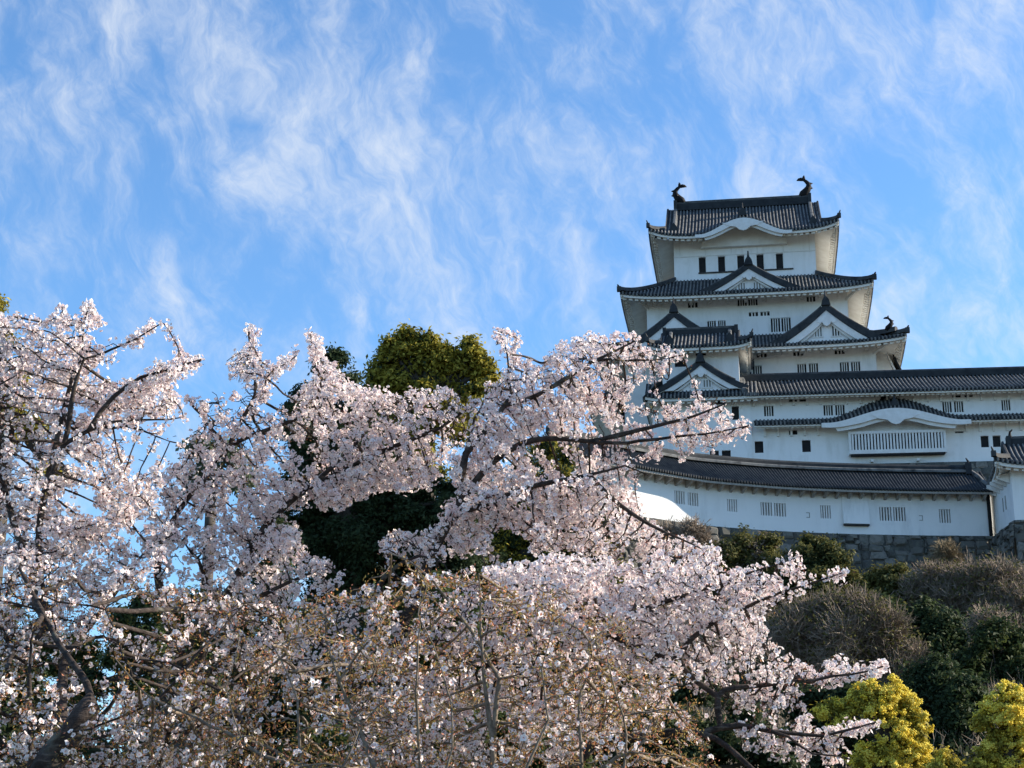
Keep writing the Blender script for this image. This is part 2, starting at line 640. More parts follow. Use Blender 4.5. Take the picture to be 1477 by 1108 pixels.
def skirt_roof(root, off, cu, cv, ai, bi, ao, bo, zi, zo, lift=0.9, wall=None, sides=('front', 'right', 'left', 'back'), extra=None, conc=0.18, name='roof', hipw=0.42):
    """hipped skirt roof round a storey: inner half sizes ai,bi -> eaves ao,bo"""
    wa, wb = wall if wall else (ai, bi)
    tile, soff, rids = MB(), MB(), []

    def mk(Li, Lo, ex):
        def Z(t, s):
            g = t + conc * t * (1 - t)
            q = min(1.0, abs(s) / Lo)
            z = zi + (zo - zi) * g + lift * (q ** 5) * t
            return z + (ex(s, t) if ex else 0)
        return Z, (lambda s: (abs(s) - Li) / (Lo - Li))
    for sd in sides:
        e, n = SIDES[sd]
        fr = sd in ('front', 'back')
        Li, Lo, Di, Do, Dw = (ai, ao, bi, bo, wb) if fr else (bi, bo, ai, ao, wa)
        Z, t0 = mk(Li, Lo, extra if sd == 'front' else None)
        roof_side(tile, soff, (cu, cv), e, n, Lo, Di, Do, Z, t0, Dw)
    Zf, _ = mk(ai, ao, None)
    for sx in (-1, 1):
        for sy in (-1, 1):
            path = []
            for k in range(11):
                t = k / 10 * 1.02
                path.append((cu + sx * (ai + (ao - ai) * t), cv + sy * (bi + (bo - bi) * t), Zf(min(t, 1), ai + (ao - ai) * t) + 0.05 + (0.08 if k == 10 else 0.1 * max(0, t - .8) * 3)))
            rid = MB()
            rid.sweep(path, hipw, 0.38, 0.25)
            x, y, z = path[-1]
            rid.box(x - .2, x + .2, y - .2, y + .2, z - .1, z + .36, 0.2)
            rid.tube([(x, y, z + .25), (x + sx * .05, y + sy * .05, z + .42), (x + sx * .14, y + sy * .14, z + .56)], [.13, .1, .05], 6, .2)
            rids.append(rid)
    o = tile.build(name, M_TILE, root, off)
    soff.build('eave', M_SOFFIT, o)
    for rid in rids:
        rid.build('hip_ridge', M_TILE, o)
    return o


def hip_gable_roof(root, off, cu, cv, half_len, half_dep, ridge_half, ag, zr, zo, lift, wall, extra=None, conc=0.16, ridge_h=0.9, ridge_w=0.75, fish=None, drop=True, name='roof', sides=('front', 'right', 'left', 'back')):
    """irimoya roof: gable above, hipped skirt below"""
    tile, soff, rid = MB(), MB(), MB()
    rids = []
    gabs = []
    sk = half_len - ag
    tg = 1 - sk / half_dep

    def Z(t, s, ex=None):
        g = t + conc * t * (1 - t)
        q = min(1.0, abs(s) / half_len)
        return zr + (zo - zr) * g + lift * (q ** 6) * max(0, (t - .4) / .6) + (ex(s, t) if ex else 0)

    def t0f(s):
        return 0.0 if abs(s) <= ag else tg + (abs(s) - ag) / sk * (1 - tg)
    for sd in sides:
        e, n = SIDES[sd]
        if sd in ('front', 'back'):
            ex = extra if sd == 'front' else None
            roof_side(tile, soff, (cu, cv), e, n, half_len, 0.0, half_dep, lambda t, s: Z(t, s, ex), t0f, wall[1], rows=12)
        else:
            Li = half_dep * tg

            def Zs(t, s):
                tt = tg + (1 - tg) * t
                q = min(1.0, abs(s) / half_dep)
                g = tt + conc * tt * (1 - tt)
                return zr + (zo - zr) * g + lift * (q ** 6) * t
            roof_side(tile, soff, (cu, cv), e, n, half_dep, ag - 0.12, half_len, Zs, lambda s: (abs(s) - Li) / (half_dep - Li), wall[0], rows=6)
    # gable ends: white wall, verge of tiles
    for sx in (-1, 1):
        gab = MB()
        gabs.append(gab)
        prof = [(cv - half_dep * tg * (1 - k / 8), Z(tg * (1 - k / 8), 0) - 0.16) for k in range(9)]
        prof += [(cv + half_dep * tg * (k / 8), Z(tg * (k / 8), 0) - 0.16) for k in range(1, 9)]
        x0, x1 = cu + sx * (ag - 0.75), cu + sx * (ag - 0.55)
        n = len(prof)
        v = [(x0, y, z) for y, z in prof] + [(x1, y, z) for y, z in prof]
        gab.add(v, [tuple(range(n)), tuple(range(2 * n - 1, n - 1, -1))])
        for sy in (-1, 1):
            path = [(cu + sx * (ag - 0.06), cv + sy * half_dep * tg * k / 8, Z(tg * k / 8, 0) - 0.22) for k in range(9)]
            tile.sweep(path, 0.22, 0.45, 0.15)
            bpath = [(cu + sx * (ag - 0.2), cv + sy * half_dep * tg * k / 8, Z(tg * k / 8, 0) - 0.62) for k in range(9)]
            gab.sweep(bpath, 0.16, 0.42)
    # main ridge, built up in courses
    zz = Z(0, 0)
    rid.box(cu - ridge_half, cu + ridge_half, cv - ridge_w * .5, cv + ridge_w * .5, zz - 0.15, zz + ridge_h * .62, 0.05)
    rid.box(cu - ridge_half - .08, cu + ridge_half + .08, cv - ridge_w * .36, cv + ridge_w * .36, zz + ridge_h * .62, zz + ridge_h * .86, 0.5)
    rid.tube([(cu - ridge_half - .1, cv, zz + ridge_h * .88), (cu + ridge_half + .1, cv, zz + ridge_h * .88)], [ridge_w * .2] * 2, 8, 0.3)
    for sx in (-1, 1):
        x = cu + sx * (ridge_half + .12)
        rid.box(x - .16, x + .16, cv - ridge_w * .75, cv + ridge_w * .75, zz - .35, zz + ridge_h * 1.0, 0.1)
        if drop:
            for sy in (-1, 1):
                path = [(cu + sx * (ag - 0.85), cv + sy * half_dep * t, Z(t, 0) + 0.02) for t in np.linspace(0.03, min(.86, tg + .02), 9)]
                rd = MB()
                rids.append(('descending_ridge', rd))
                rd.sweep(path, 0.34, 0.42, 0.75)
                x_, y_, z_ = path[-1]
                rd.prism([(x_ - .45, z_ - .1), (x_ + .45, z_ - .1), (x_ + .3, z_ + .45), (x_, z_ + .85), (x_ - .3, z_ + .45)], y_ - .18, y_ + .12, 0.1)
        for sy in (-1, 1):
            path = []
            for k in range(8):
                q = k / 7 * 1.03
                s = ag + sk * q
                t = tg + (1 - tg) * min(q, 1)
                path.append((cu + sx * s, cv + sy * half_dep * (tg + (1 - tg) * q), Z(t, s) + 0.04 + (0.1 if k == 7 else 0)))
            rh = MB()
            rh.sweep(path, 0.36, 0.34, 0.25)
            x_, y_, z_ = path[-1]
            rh.box(x_ - .17, x_ + .17, y_ - .17, y_ + .17, z_ - .05, z_ + .36, 0.2)
            rh.tube([(x_, y_, z_ + .25), (x_ + sx * .05, y_ + sy * .05, z_ + .45), (x_ + sx * .14, y_ + sy * .14, z_ + .66)], [.11, .08, .04], 6, .2)
            rids.append(('hip_ridge', rh))
    o = tile.build(name, M_TILE, root, off)
    soff.build('eave', M_SOFFIT, o)
    rid.build('ridge', M_TILE, o)
    for nm, rd in rids:
        rd.build(nm, M_TILE, o)
    for gb in gabs:
        gb.build('gable_wall', M_WALL, o)
    if fish:
        for sx in (-1, 1):
            shachi(cu + sx * (ridge_half - 0.05), cv, zz + ridge_h * .9, -sx, fish).build('fish_ornament', M_BRONZE, o, smooth=True)
    return o, Z


def shachi(x, y, z, d, h):
    """ridge-end fish, head down, tail curled up towards the middle of the ridge"""
    m = MB()
    prof = [(0.32, -.05), (0.20, .10), (0.02, .28), (-.08, .46), (-.06, .62), (.06, .76), (.20, .86)]
    rad = [.13, .19, .17, .135, .105, .08, .05]
    m.tube([(x + d * px * h, y, z + pz * h) for px, pz in prof], [r * h * 1.05 for r in rad], 8)
    # tail flukes, dorsal spines, side fins
    tx, tz = x + d * .18 * h, z + .84 * h
    m.prism([(tx - d * .12 * h, tz - .02 * h), (tx + d * .02 * h, tz - .06 * h), (tx + d * .30 * h, tz - .03 * h), (tx + d * .22 * h, tz + .06 * h), (tx + d * .08 * h, tz + .10 * h)], y - .05 * h, y + .05 * h)
    m.prism([(tx - d * .12 * h, tz - .06 * h), (tx + d * .05 * h, tz - .02 * h), (tx + d * .02 * h, tz + .12 * h), (tx - d * .06 * h, tz + .22 * h), (tx - d * .10 * h, tz + .10 * h)], y - .05 * h, y + .05 * h)
    for px, pz in ((-.20, .36), (-.20, .60)):
        m.prism([(x + d * (px + .12) * h, z + (pz - .08) * h), (x + d * (px - .07) * h, z + (pz + .02) * h), (x + d * (px + .12) * h, z + (pz + .09) * h)], y - .035 * h, y + .035 * h)
    for sy in (-1, 1):
        m.add([(x + d * .05 * h, y + sy * .12 * h, z + .22 * h), (x - d * .10 * h, y + sy * .30 * h, z + .34 * h), (x + d * .12 * h, y + sy * .13 * h, z + .36 * h), (x + d * .05 * h, y + sy * .10 * h, z + .30 * h)],
              [(0, 1, 2), (0, 3, 1), (1, 3, 2), (0, 2, 3)])
    return m


def oni(m, x, y, z, s=1.0, tone=0.1):
    """ridge-end tile with its spike, on a gable's peak"""
    m.prism([(x - .42 * s, z - .25 * s), (x - .30 * s, z + .25 * s), (x - .14 * s, z + .5 * s), (x, z + .62 * s), (x + .14 * s, z + .5 * s), (x + .30 * s, z + .25 * s), (x + .42 * s, z - .25 * s)], y - .16 * s, y + .2 * s, tone)
    m.tube([(x, y, z + .55 * s), (x, y, z + .8 * s), (x, y, z + 1.15 * s)], [.13 * s, .09 * s, .06 * s], 7, tone)


def dormer(root, off, u, vf, vb, zb, a, h, name='gable', win=((-.75, .0), (.75, .0)), wz=(.42, .85), wdark=(False, False), verge=0.52, board=0.62):
    """triangular chidori gable standing on a roof: tiles, bargeboards, white face, ornament"""
    def zc(q):
        q = abs(q)
        return h * (0.70 * (1 - q) + 0.30 * (1 - q) ** 2)
    N = 12
    qs = [-1.0 + 2 * k / (2 * N) for k in range(2 * N + 1)]
    tile = MB()
    top = [(u + a * 1.08 * q, zb + zc(q) + 0.16) for q in qs]
    bot = [(u + a * 1.02 * q, zb + zc(q) - verge + 0.14) for q in qs]
    tile.band(top, bot, vf, vf + 0.42, 0.12)
    # tiled flanks running back to the main roof, ribs down the slope
    for sx in (-1, 1):
        pts, tone = [], []
        for y, hh, tn in rib_cols(vf + 0.05, vb):
            pts.append([(u + sx * a * 1.06 * k / N, y, zb + zc(k / N) + 0.12 + hh) for k in range(N + 1)])
            tone.append(tn)
        tile.grid(pts, tone)
        pth = [(u + sx * a * 1.05 * k / N, vf + .62, zb + zc(k / N) + .2) for k in range(1, int(N * .86))]
        tile.sweep(pth, .3, .3, .5)
    rid = MB()
    rid.box(u - .26, u + .26, vf + .1, vb, zb + h + .1, zb + h + .55, 0.1)
    rid.tube([(u, vf + .05, zb + h + .6), (u, vb, zb + h + .6)], [.13, .13], 8, .4)
    oni(rid, u, vf - .02, zb + h + .2, 1.0)
    g = tile.build(name, M_TILE, root, off)
    rid.build('ridge', M_TILE, g)
    bb = MB()
    t1 = [(x, z - verge + .16) for x, z in [(u + a * 0.985 * q, zb + zc(q)) for q in qs]]
    b1 = [(x, max(zb - .02, z - verge + .16 - board * (1.0 - .25 * abs(q)))) for q, (x, z) in zip(qs, [(u + a * .955 * q, zb + zc(q)) for q in qs])]
    bb.band(t1, b1, vf + .10, vf + .26)
    t2 = [(u + a * .93 * q, zb + zc(q) - verge - board * .62) for q in qs]
    b2 = [(u + a * .915 * q, max(zb - .02, zb + zc(q) - verge - board * .98)) for q in qs]
    t2 = [(x, max(z, zb)) for x, z in t2]
    bb.band(t2, b2, vf + .30, vf + .42)
    bb.build('bargeboard', M_TRIM, g)
    # white face with a pair of small slatted windows
    holes = []
    for (wx, _), dk in zip(win, wdark):
        holes.append((u + wx - .36, u + wx + .36, zb + wz[0], zb + wz[0] + wz[1], dk))
    f = MB()
    poly = [(u + a * .9 * q, max(zb - .05, zb + zc(q) - verge - board * .8)) for q in qs]
    poly = [(u - a * .9, zb - .3)] + poly + [(u + a * .9, zb - .3)]
    f.prism(poly, vf + .52, vf + .75)
    f.build('gable_wall', M_WALL, g)
    for (x0, x1, z0, z1, dk) in holes:
        w = MB()
        w.box(x0, x1, vf + .50, vf + .517, z0, z1)
        wo = w.build('window', M_DARK if dk else M_PANE, g)
        m2 = MB()
        n = 4
        for k in range(n):
            xx = x0 + (x1 - x0) * (k + .0) / (n - 1)
            m2.box(xx - .055, xx + .055, vf + .42, vf + .497, z0, z1)
        m2.box(x0 - .1, x1 + .1, vf + .44, vf + .497, z0 - .10, z0)
        m2.box(x0 - .1, x1 + .1, vf + .44, vf + .497, z1, z1 + .10)
        m2.build('lattice', M_TRIM, wo)
    # carved pendant under the peak
    p = MB()
    zt = zb + h - verge - board * .45
    k = h / 3.6
    p.prism([(u + px * k, zt + pz * k) for px, pz in [(-.9, -.62), (-.7, -.25), (0, .1), (.7, -.25), (.9, -.62), (.62, -.78), (.42, -.62), (.3, -.9), (0, -1.08), (-.3, -.9), (-.42, -.62), (-.62, -.78)]], vf + .04, vf + .16)
    p.build('pendant', M_TRIM, g)
    return g


def wall_with_openings(m, x0, x1, z0, z1, y, holes, depth=0.28):
    """flat front wall with real recesses"""
    xs = sorted(set([x0, x1] + [h[0] for h in holes] + [h[1] for h in holes]))
    zs = sorted(set([z0, z1] + [h[2] for h in holes] + [h[3] for h in holes]))
    xs = [x for x in xs if x0 <= x <= x1]
    zs = [z for z in zs if z0 <= z <= z1]
    for i in range(len(xs) - 1):
        for j in range(len(zs) - 1):
            cx, cz = (xs[i] + xs[i + 1]) / 2, (zs[j] + zs[j + 1]) / 2
            if any(h[0] < cx < h[1] and h[2] < cz < h[3] for h in holes):
                continue
            m.add([(xs[i], y, zs[j]), (xs[i + 1], y, zs[j]), (xs[i + 1], y, zs[j + 1]), (xs[i], y, zs[j + 1])], [(0, 1, 2, 3)])
    for (a, b, c, d) in [h[:4] for h in holes]:
        yy = y + depth
        v = [(a, y, c), (b, y, c), (b, y, d), (a, y, d), (a, yy, c), (b, yy, c), (b, yy, d), (a, yy, d)]
        m.add(v, [(0, 4, 5, 1), (1, 5, 6, 2), (2, 6, 7, 3), (3, 7, 4, 0)])


def storey(root, off, cu, y0, half, dep, z0, z1, wins, mat=None, name='wall'):
    """a storey's walls with window openings in the front; wins: (x, z0, w, h, bars)"""
    m = MB()
    holes = [(x - w / 2, x + w / 2, zz, zz + h) for (x, zz, w, h, b) in wins]
    wall_with_openings(m, cu - half, cu + half, z0, z1, y0, holes)
    x0, x1, y1 = cu - half, cu + half, y0 + dep
    m.add([(x1, y0, z0), (x1, y1, z0), (x1, y1, z1), (x1, y0, z1)], [(0, 1, 2, 3)])
    m.add([(x0, y0, z0), (x0, y1, z0), (x0, y1, z1), (x0, y0, z1)], [(3, 2, 1, 0)])
    m.add([(x0, y1, z0), (x1, y1, z0), (x1, y1, z1), (x0, y1, z1)], [(3, 2, 1, 0)])
    m.add([(x0, y0, z1), (x1, y0, z1), (x1, y1, z1), (x0, y1, z1)], [(0, 1, 2, 3)])
    o = m.build(name, mat or M_WALL, root, off)
    for w in wins:
        window(root, off, y0, *w)
    return o


def window(root, off, y, x, z, w, h, bars):
    p = MB()
    p.box(x - w / 2 - .02, x + w / 2 + .02, y + .26, y + .34, z - .02, z + h + .02)
    o = p.build('window', M_DARK, root, off)
    m = MB()
    for k in range(bars):
        xx = x - w / 2 + w * (k + 1) / (bars + 1)
        bw = w / (bars + 1) * .22
        m.box(xx - bw, xx + bw, y + .05, y + .17, z, z + h)
    if bars:
        m.build('lattice', M_TRIM, o)
    return o


def brackets(root, off, y, xs, z1, dz=0.75, out=0.5, w=0.16, name='eave_bracket'):
    """curved plastered struts under an eave"""
    for x in xs:
        m = MB()
        m.add([(x - w, y, z1 - dz), (x + w, y, z1 - dz), (x + w, y, z1), (x - w, y, z1),
               (x - w, y - .16, z1 - dz + .04), (x + w, y - .16, z1 - dz + .04), (x + w, y - out, z1), (x - w, y - out, z1),
               (x - w, y - .2, z1 - dz * .45), (x + w, y - .2, z1 - dz * .45)],
              [(0, 1, 5, 4), (4, 5, 9, 8), (8, 9, 6, 7), (0, 4, 8, 7, 3), (1, 2, 6, 9, 5), (3, 7, 6, 2)])
        m.build(name, M_TRIM, root, off)


def bell(x):
    x = abs(x)
    if x >= 1:
        return 0.0
    c = 0.5 * (1 + math.cos(math.pi * x))
    return c ** 0.85


def karahafu(root, off, cu, hw, Zedge, yf, z_below, board=0.55, plain=False):
    """undulating white board, carved pendant and peak tile of a karahafu"""
    N = 32
    qs = [-1.12 + 2.24 * k / N for k in range(N + 1)]
    m = MB()
    top = [(cu + hw * q, Zedge(hw * q) - 0.12) for q in qs]
    bot = [(cu + hw * q, Zedge(hw * q) - 0.12 - board * (.62 + .5 * min(1.0, 1.6 * bell(q * .88)))) for q in qs]
    m.band(top, bot, yf - .02, yf + .16)
    t2 = [(x * 1.0, z + .06) for x, z in bot]
    b2 = [(cu + (x - cu) * .97, z - board * .45) for x, z in bot]
    m.band(t2[3:-3], b2[3:-3], yf + .2, yf + .32)
    o = m.build('bargeboard', M_TRIM, root, off)
    p = MB()
    zt = Zedge(0) - 0.12 - board
    k = 1.25
    p.prism([(cu - 1.6 * k, zt + .05), (cu + 1.6 * k, zt + .05), (cu + 1.1 * k, zt - .28), (cu + .55 * k, zt - .40), (cu + .25 * k, zt - .72), (cu, zt - .80), (cu - .25 * k, zt - .72), (cu - .55 * k, zt - .40), (cu - 1.1 * k, zt - .28)], yf - .06, yf + .12)
    p.build('pendant', M_TRIM, root, off)
    return o


# ------------------------------------------------------------------ the main keep
def build_keep():
    off = (0, 0, 37.0)
    root = frame('castle_keep', 0, 0, 37.0)
    tag(root, 'tall white castle keep with stacked grey roofs, the highest building in view', 'castle keep')
    # top storey: five dark openings, each with a white shutter to its right
    wins = []
    for k in range(5):
        wins.append((-4.05 + k * 1.845, 59.92, 0.66, 1.58, 0))
    storey(root, off, 0, 0, 6.76, 10, 58.4, 63.4, wins)
    for k in range(5):
        sh = MB()
        x = -4.05 + k * 1.845
        sh.box(x + .38, x + 1.24, -.07, -.004, 59.90, 61.50)
        sh.box(x + .43, x + 1.19, -.09, -.07, 59.96, 61.44)
        sh.build('shutter', M_WALL, root, off)
    rl = MB()
    rl.box(-4.45, 4.6, -.12, -.004, 59.78, 59.90)
    rl.build('rail', M_WOOD, root, off)
    cr = MB()
    cr.box(-6.8, 6.8, -.06, -.004, 61.56, 61.64)
    for k in range(6):
        x = -6.2 + k * 2.48
        cr.box(x - .05, x + .05, -.045, -.004, 61.5, 63.2)
    cr.build('wall_beam', M_TRIM, root, off)
    hw, H = 4.1, 1.5

    def ex(s, t):
        q = max(0.0, (t - .45) / .55)
        return H * bell(s / hw) * q * q * (3 - 2 * q)
    o, Z = hip_gable_roof(root, off, 0, 5.0, 9.0, 7.4, 6.55, 7.5, 68.55, 63.0, .8, (6.76, 5.0), extra=ex, fish=2.1)
    karahafu(root, off, 0, hw, lambda s: Z(1, s, ex), -2.46, 62, board=.5)
    ty = MB()
    ty.prism([(hw * .98 * q, Z(1, hw * q, ex) - .15) for q in np.linspace(-1, 1, 25)] + [(hw, 62.3), (-hw, 62.3)], -.5, -.02)
    ty.build('gable_wall', M_SOFFIT, root, off)
    pk = MB()
    oni(pk, 0, -1.75, Z(.9, 0, ex) + .25, .95)
    pk.sweep([(0, -1.6, Z(.9, 0, ex) + .1), (0, -.4, Z(.75, 0, ex) + .25), (0, .6, Z(.6, 0, ex) + .15)], .3, .4, .7)
    pk.build('peak_tile', M_TILE, root, off)
    # second roof
    skirt_roof(root, off, 0, 5.0, 6.76, 5.0, 11.65, 10.0, 59.15, 56.05, .48, wall=(9.35, 7.7))
    dormer(root, off, 0.35, -4.55, 0.2, 56.25, 4.45, 2.55, win=((-.72, 0), (.72, 0)), wz=(.30, .62), verge=.5, board=.55)
    wins = [(-3.3, 52.7, .78, 1.35, 3), (-2.35, 52.7, .7, 1.35, 3), (2.62, 52.68, .85, 1.38, 3), (3.6, 52.68, .85, 1.38, 3),
            (.62, 54.32, .85, .42, 2), (1.7, 54.32, .85, .42, 2), (-.38, 55.4, .85, .66, 3), (.62, 55.4, .85, .66, 3), (-5.0, 55.45, .9, .55, 2), (6.0, 55.5, .8, .55, 2)]
    storey(root, off, 0, -2.7, 9.35, 15.4, 51.0, 56.9, wins)
    brackets(root, off, -2.7, [-8.6 + k * 1.72 for k in range(11)], 56.5, .8, .7)
    for sx in (-1, 1):
        st = MB()
        st.sweep([(sx * 9.2, -2.6, 55.4), (sx * 9.9, -3.3, 55.9), (sx * 10.8, -4.2, 56.1)], .22, .3)
        st.build('corner_strut', M_TRIM, root, off)
    # third roof with its pair of big gables
    skirt_roof(root, off, 0, 5.0, 9.35, 7.7, 14.0, 13.0, 52.45, 49.75, .5, wall=(11.4, 10.6))
    dormer(root, off, 7.1, -7.55, -2.5, 50.0, 4.75, 3.45, win=((-.78, 0), (.78, 0)), wz=(.62, .95), wdark=(False, True), verge=.62, board=.8)
    dormer(root, off, -6.6, -7.55, -2.5, 50.0, 4.75, 3.45, win=(), verge=.62, board=.8)
    fo = MB()
    fo.sweep([(11.3, -5.6, 51.0), (12.3, -6.6, 50.75), (13.2, -7.4, 50.7)], .4, .45, .3)
    f = fo.build('corner_ridge', M_TILE, root, off)
    shachi(12.75, -7.0, 51.05, -1, 1.25).build('fish_ornament', M_BRONZE, f, smooth=True)
    wins = [(-.2, 47.2, .8, 1.38, 3), (.75, 47.2, .8, 1.38, 3), (4.75, 47.2, .8, 1.38, 3), (5.8, 47.2, .8, 1.38, 3), (8.55, 47.2, .8, 1.38, 3), (9.55, 47.2, .8, 1.38, 3),
            (4.5, 49.35, .9, .4, 2), (8.2, 49.35, .9, .4, 2), (1.2, 49.35, .9, .4, 2)]
    storey(root, off, 0, -5.6, 11.4, 21.2, 37.2, 50.6, wins)
    brackets(root, off, -5.6, [-10.6 + k * 1.93 for k in range(12)], 50.3, .8, .7)
    st = MB()
    st.sweep([(11.2, -5.5, 49.2), (12.2, -6.5, 49.6), (13.0, -7.3, 49.85)], .22, .3)
    st.build('corner_strut', M_TRIM, root, off)
    # lowest roof, mostly behind the gallery, with the flank gable's edge standing up at the right
    skirt_roof(root, off, 0, 5.0, 11.4, 10.6, 14.6, 13.8, 46.6, 44.7, .5, wall=(12.0, 11.2), sides=('right', 'left', 'back'))
    sg = MB()
    pts, tone = [], []
    for y, hh, tn in rib_cols(-3.5, 6.0):
        pts.append([(12.6 + 2.2 * k / 5, y, 51.2 - 5.6 * (k / 5) ** .9 + hh) for k in range(6)])
        tone.append(tn)
    sg.grid(pts, tone)
    sg.sweep([(12.6 + 2.2 * k / 5, -3.6, 51.0 - 5.6 * (k / 5) ** .9) for k in range(6)], .4, .4, .1)
    so = sg.build('flank_gable', M_TILE, root, off)
    sb = MB()
    sb.sweep([(12.3 + 2.2 * k / 5, -3.5, 50.5 - 5.6 * (k / 5) ** .9) for k in range(6)], .25, .42)
    sb.add([(11.4, -3.3, 45), (14.1, -3.3, 45), (12.3, -3.3, 50.6), (11.4, -3.3, 50.6)], [(0, 1, 2, 3)])
    sb.build('bargeboard', M_TRIM, so)


# ------------------------------------------------------------------ small keep at the left
def build_small_keep():
    cu = -4.15
    off = (cu, -11, 37.0)
    root = frame('corner_tower', cu, -11, 37.0)
    tag(root, 'small white tower before the keep, a triangular gable at its foot', 'castle tower')
    storey(root, off, cu, -13.4, 3.3, 5.2, 37.2, 48.3, [(-5.9, 46.35, .95, .62, 0), (-4.1, 47.3, .9, .25, 0)])
    o, Z = hip_gable_roof(root, off, cu, -10.8, 4.45, 4.2, 3.05, 3.45, 50.15, 47.75, .42, (3.3, 2.6), ridge_h=.62, ridge_w=.5)
    brackets(root, off, -13.4, [cu - 3 + k * .86 for k in range(8)], 48.0, .5, .5, .1)
    # roof of the storey below, carried on from the gallery's, and the gable on it
    tile, soff = MB(), MB()
    Zs = lambda t, s: 44.7 + (43.05 - 44.7) * (t + .15 * t * (1 - t)) + .25 * (min(1, abs(s) / 4.6) ** 6 if s < 0 else 0)
    roof_side(tile, soff, (cu, -13.4), (1, 0), (0, -1), 4.75, 0.0, 2.25, Zs, lambda s: 0.0, 0.5, skipfas=True)
    roof_side(tile, soff, (cu - 3.3, -11.6), (0, -1), (-1, 0), 4.1, 0.0, 1.6, lambda t, s: 44.7 + (43.05 - 44.7) * t, lambda s: 0.0, 0.4, skipfas=True)
    r = tile.build('roof', M_TILE, root, off)
    soff.build('eave', M_SOFFIT, r)
    dormer(root, off, -4.12, -15.15, -13.3, 43.75, 3.75, 2.45, win=((-.52, 0), (.52, 0)), wz=(.30, .62), verge=.42, board=.5)
    storey(root, off, cu, -14.3, 4.2, 1.2, 37.2, 43.35, [(-7.0, 41.1, .8, 1.2, 0), (-1.3, 41.15, .6, 1.2, 0), (-2.6, 42.6, .9, .35, 0), (-2.2, 37.75, .75, .75, 0), (-3.2, 37.75, .75, .75, 0)])


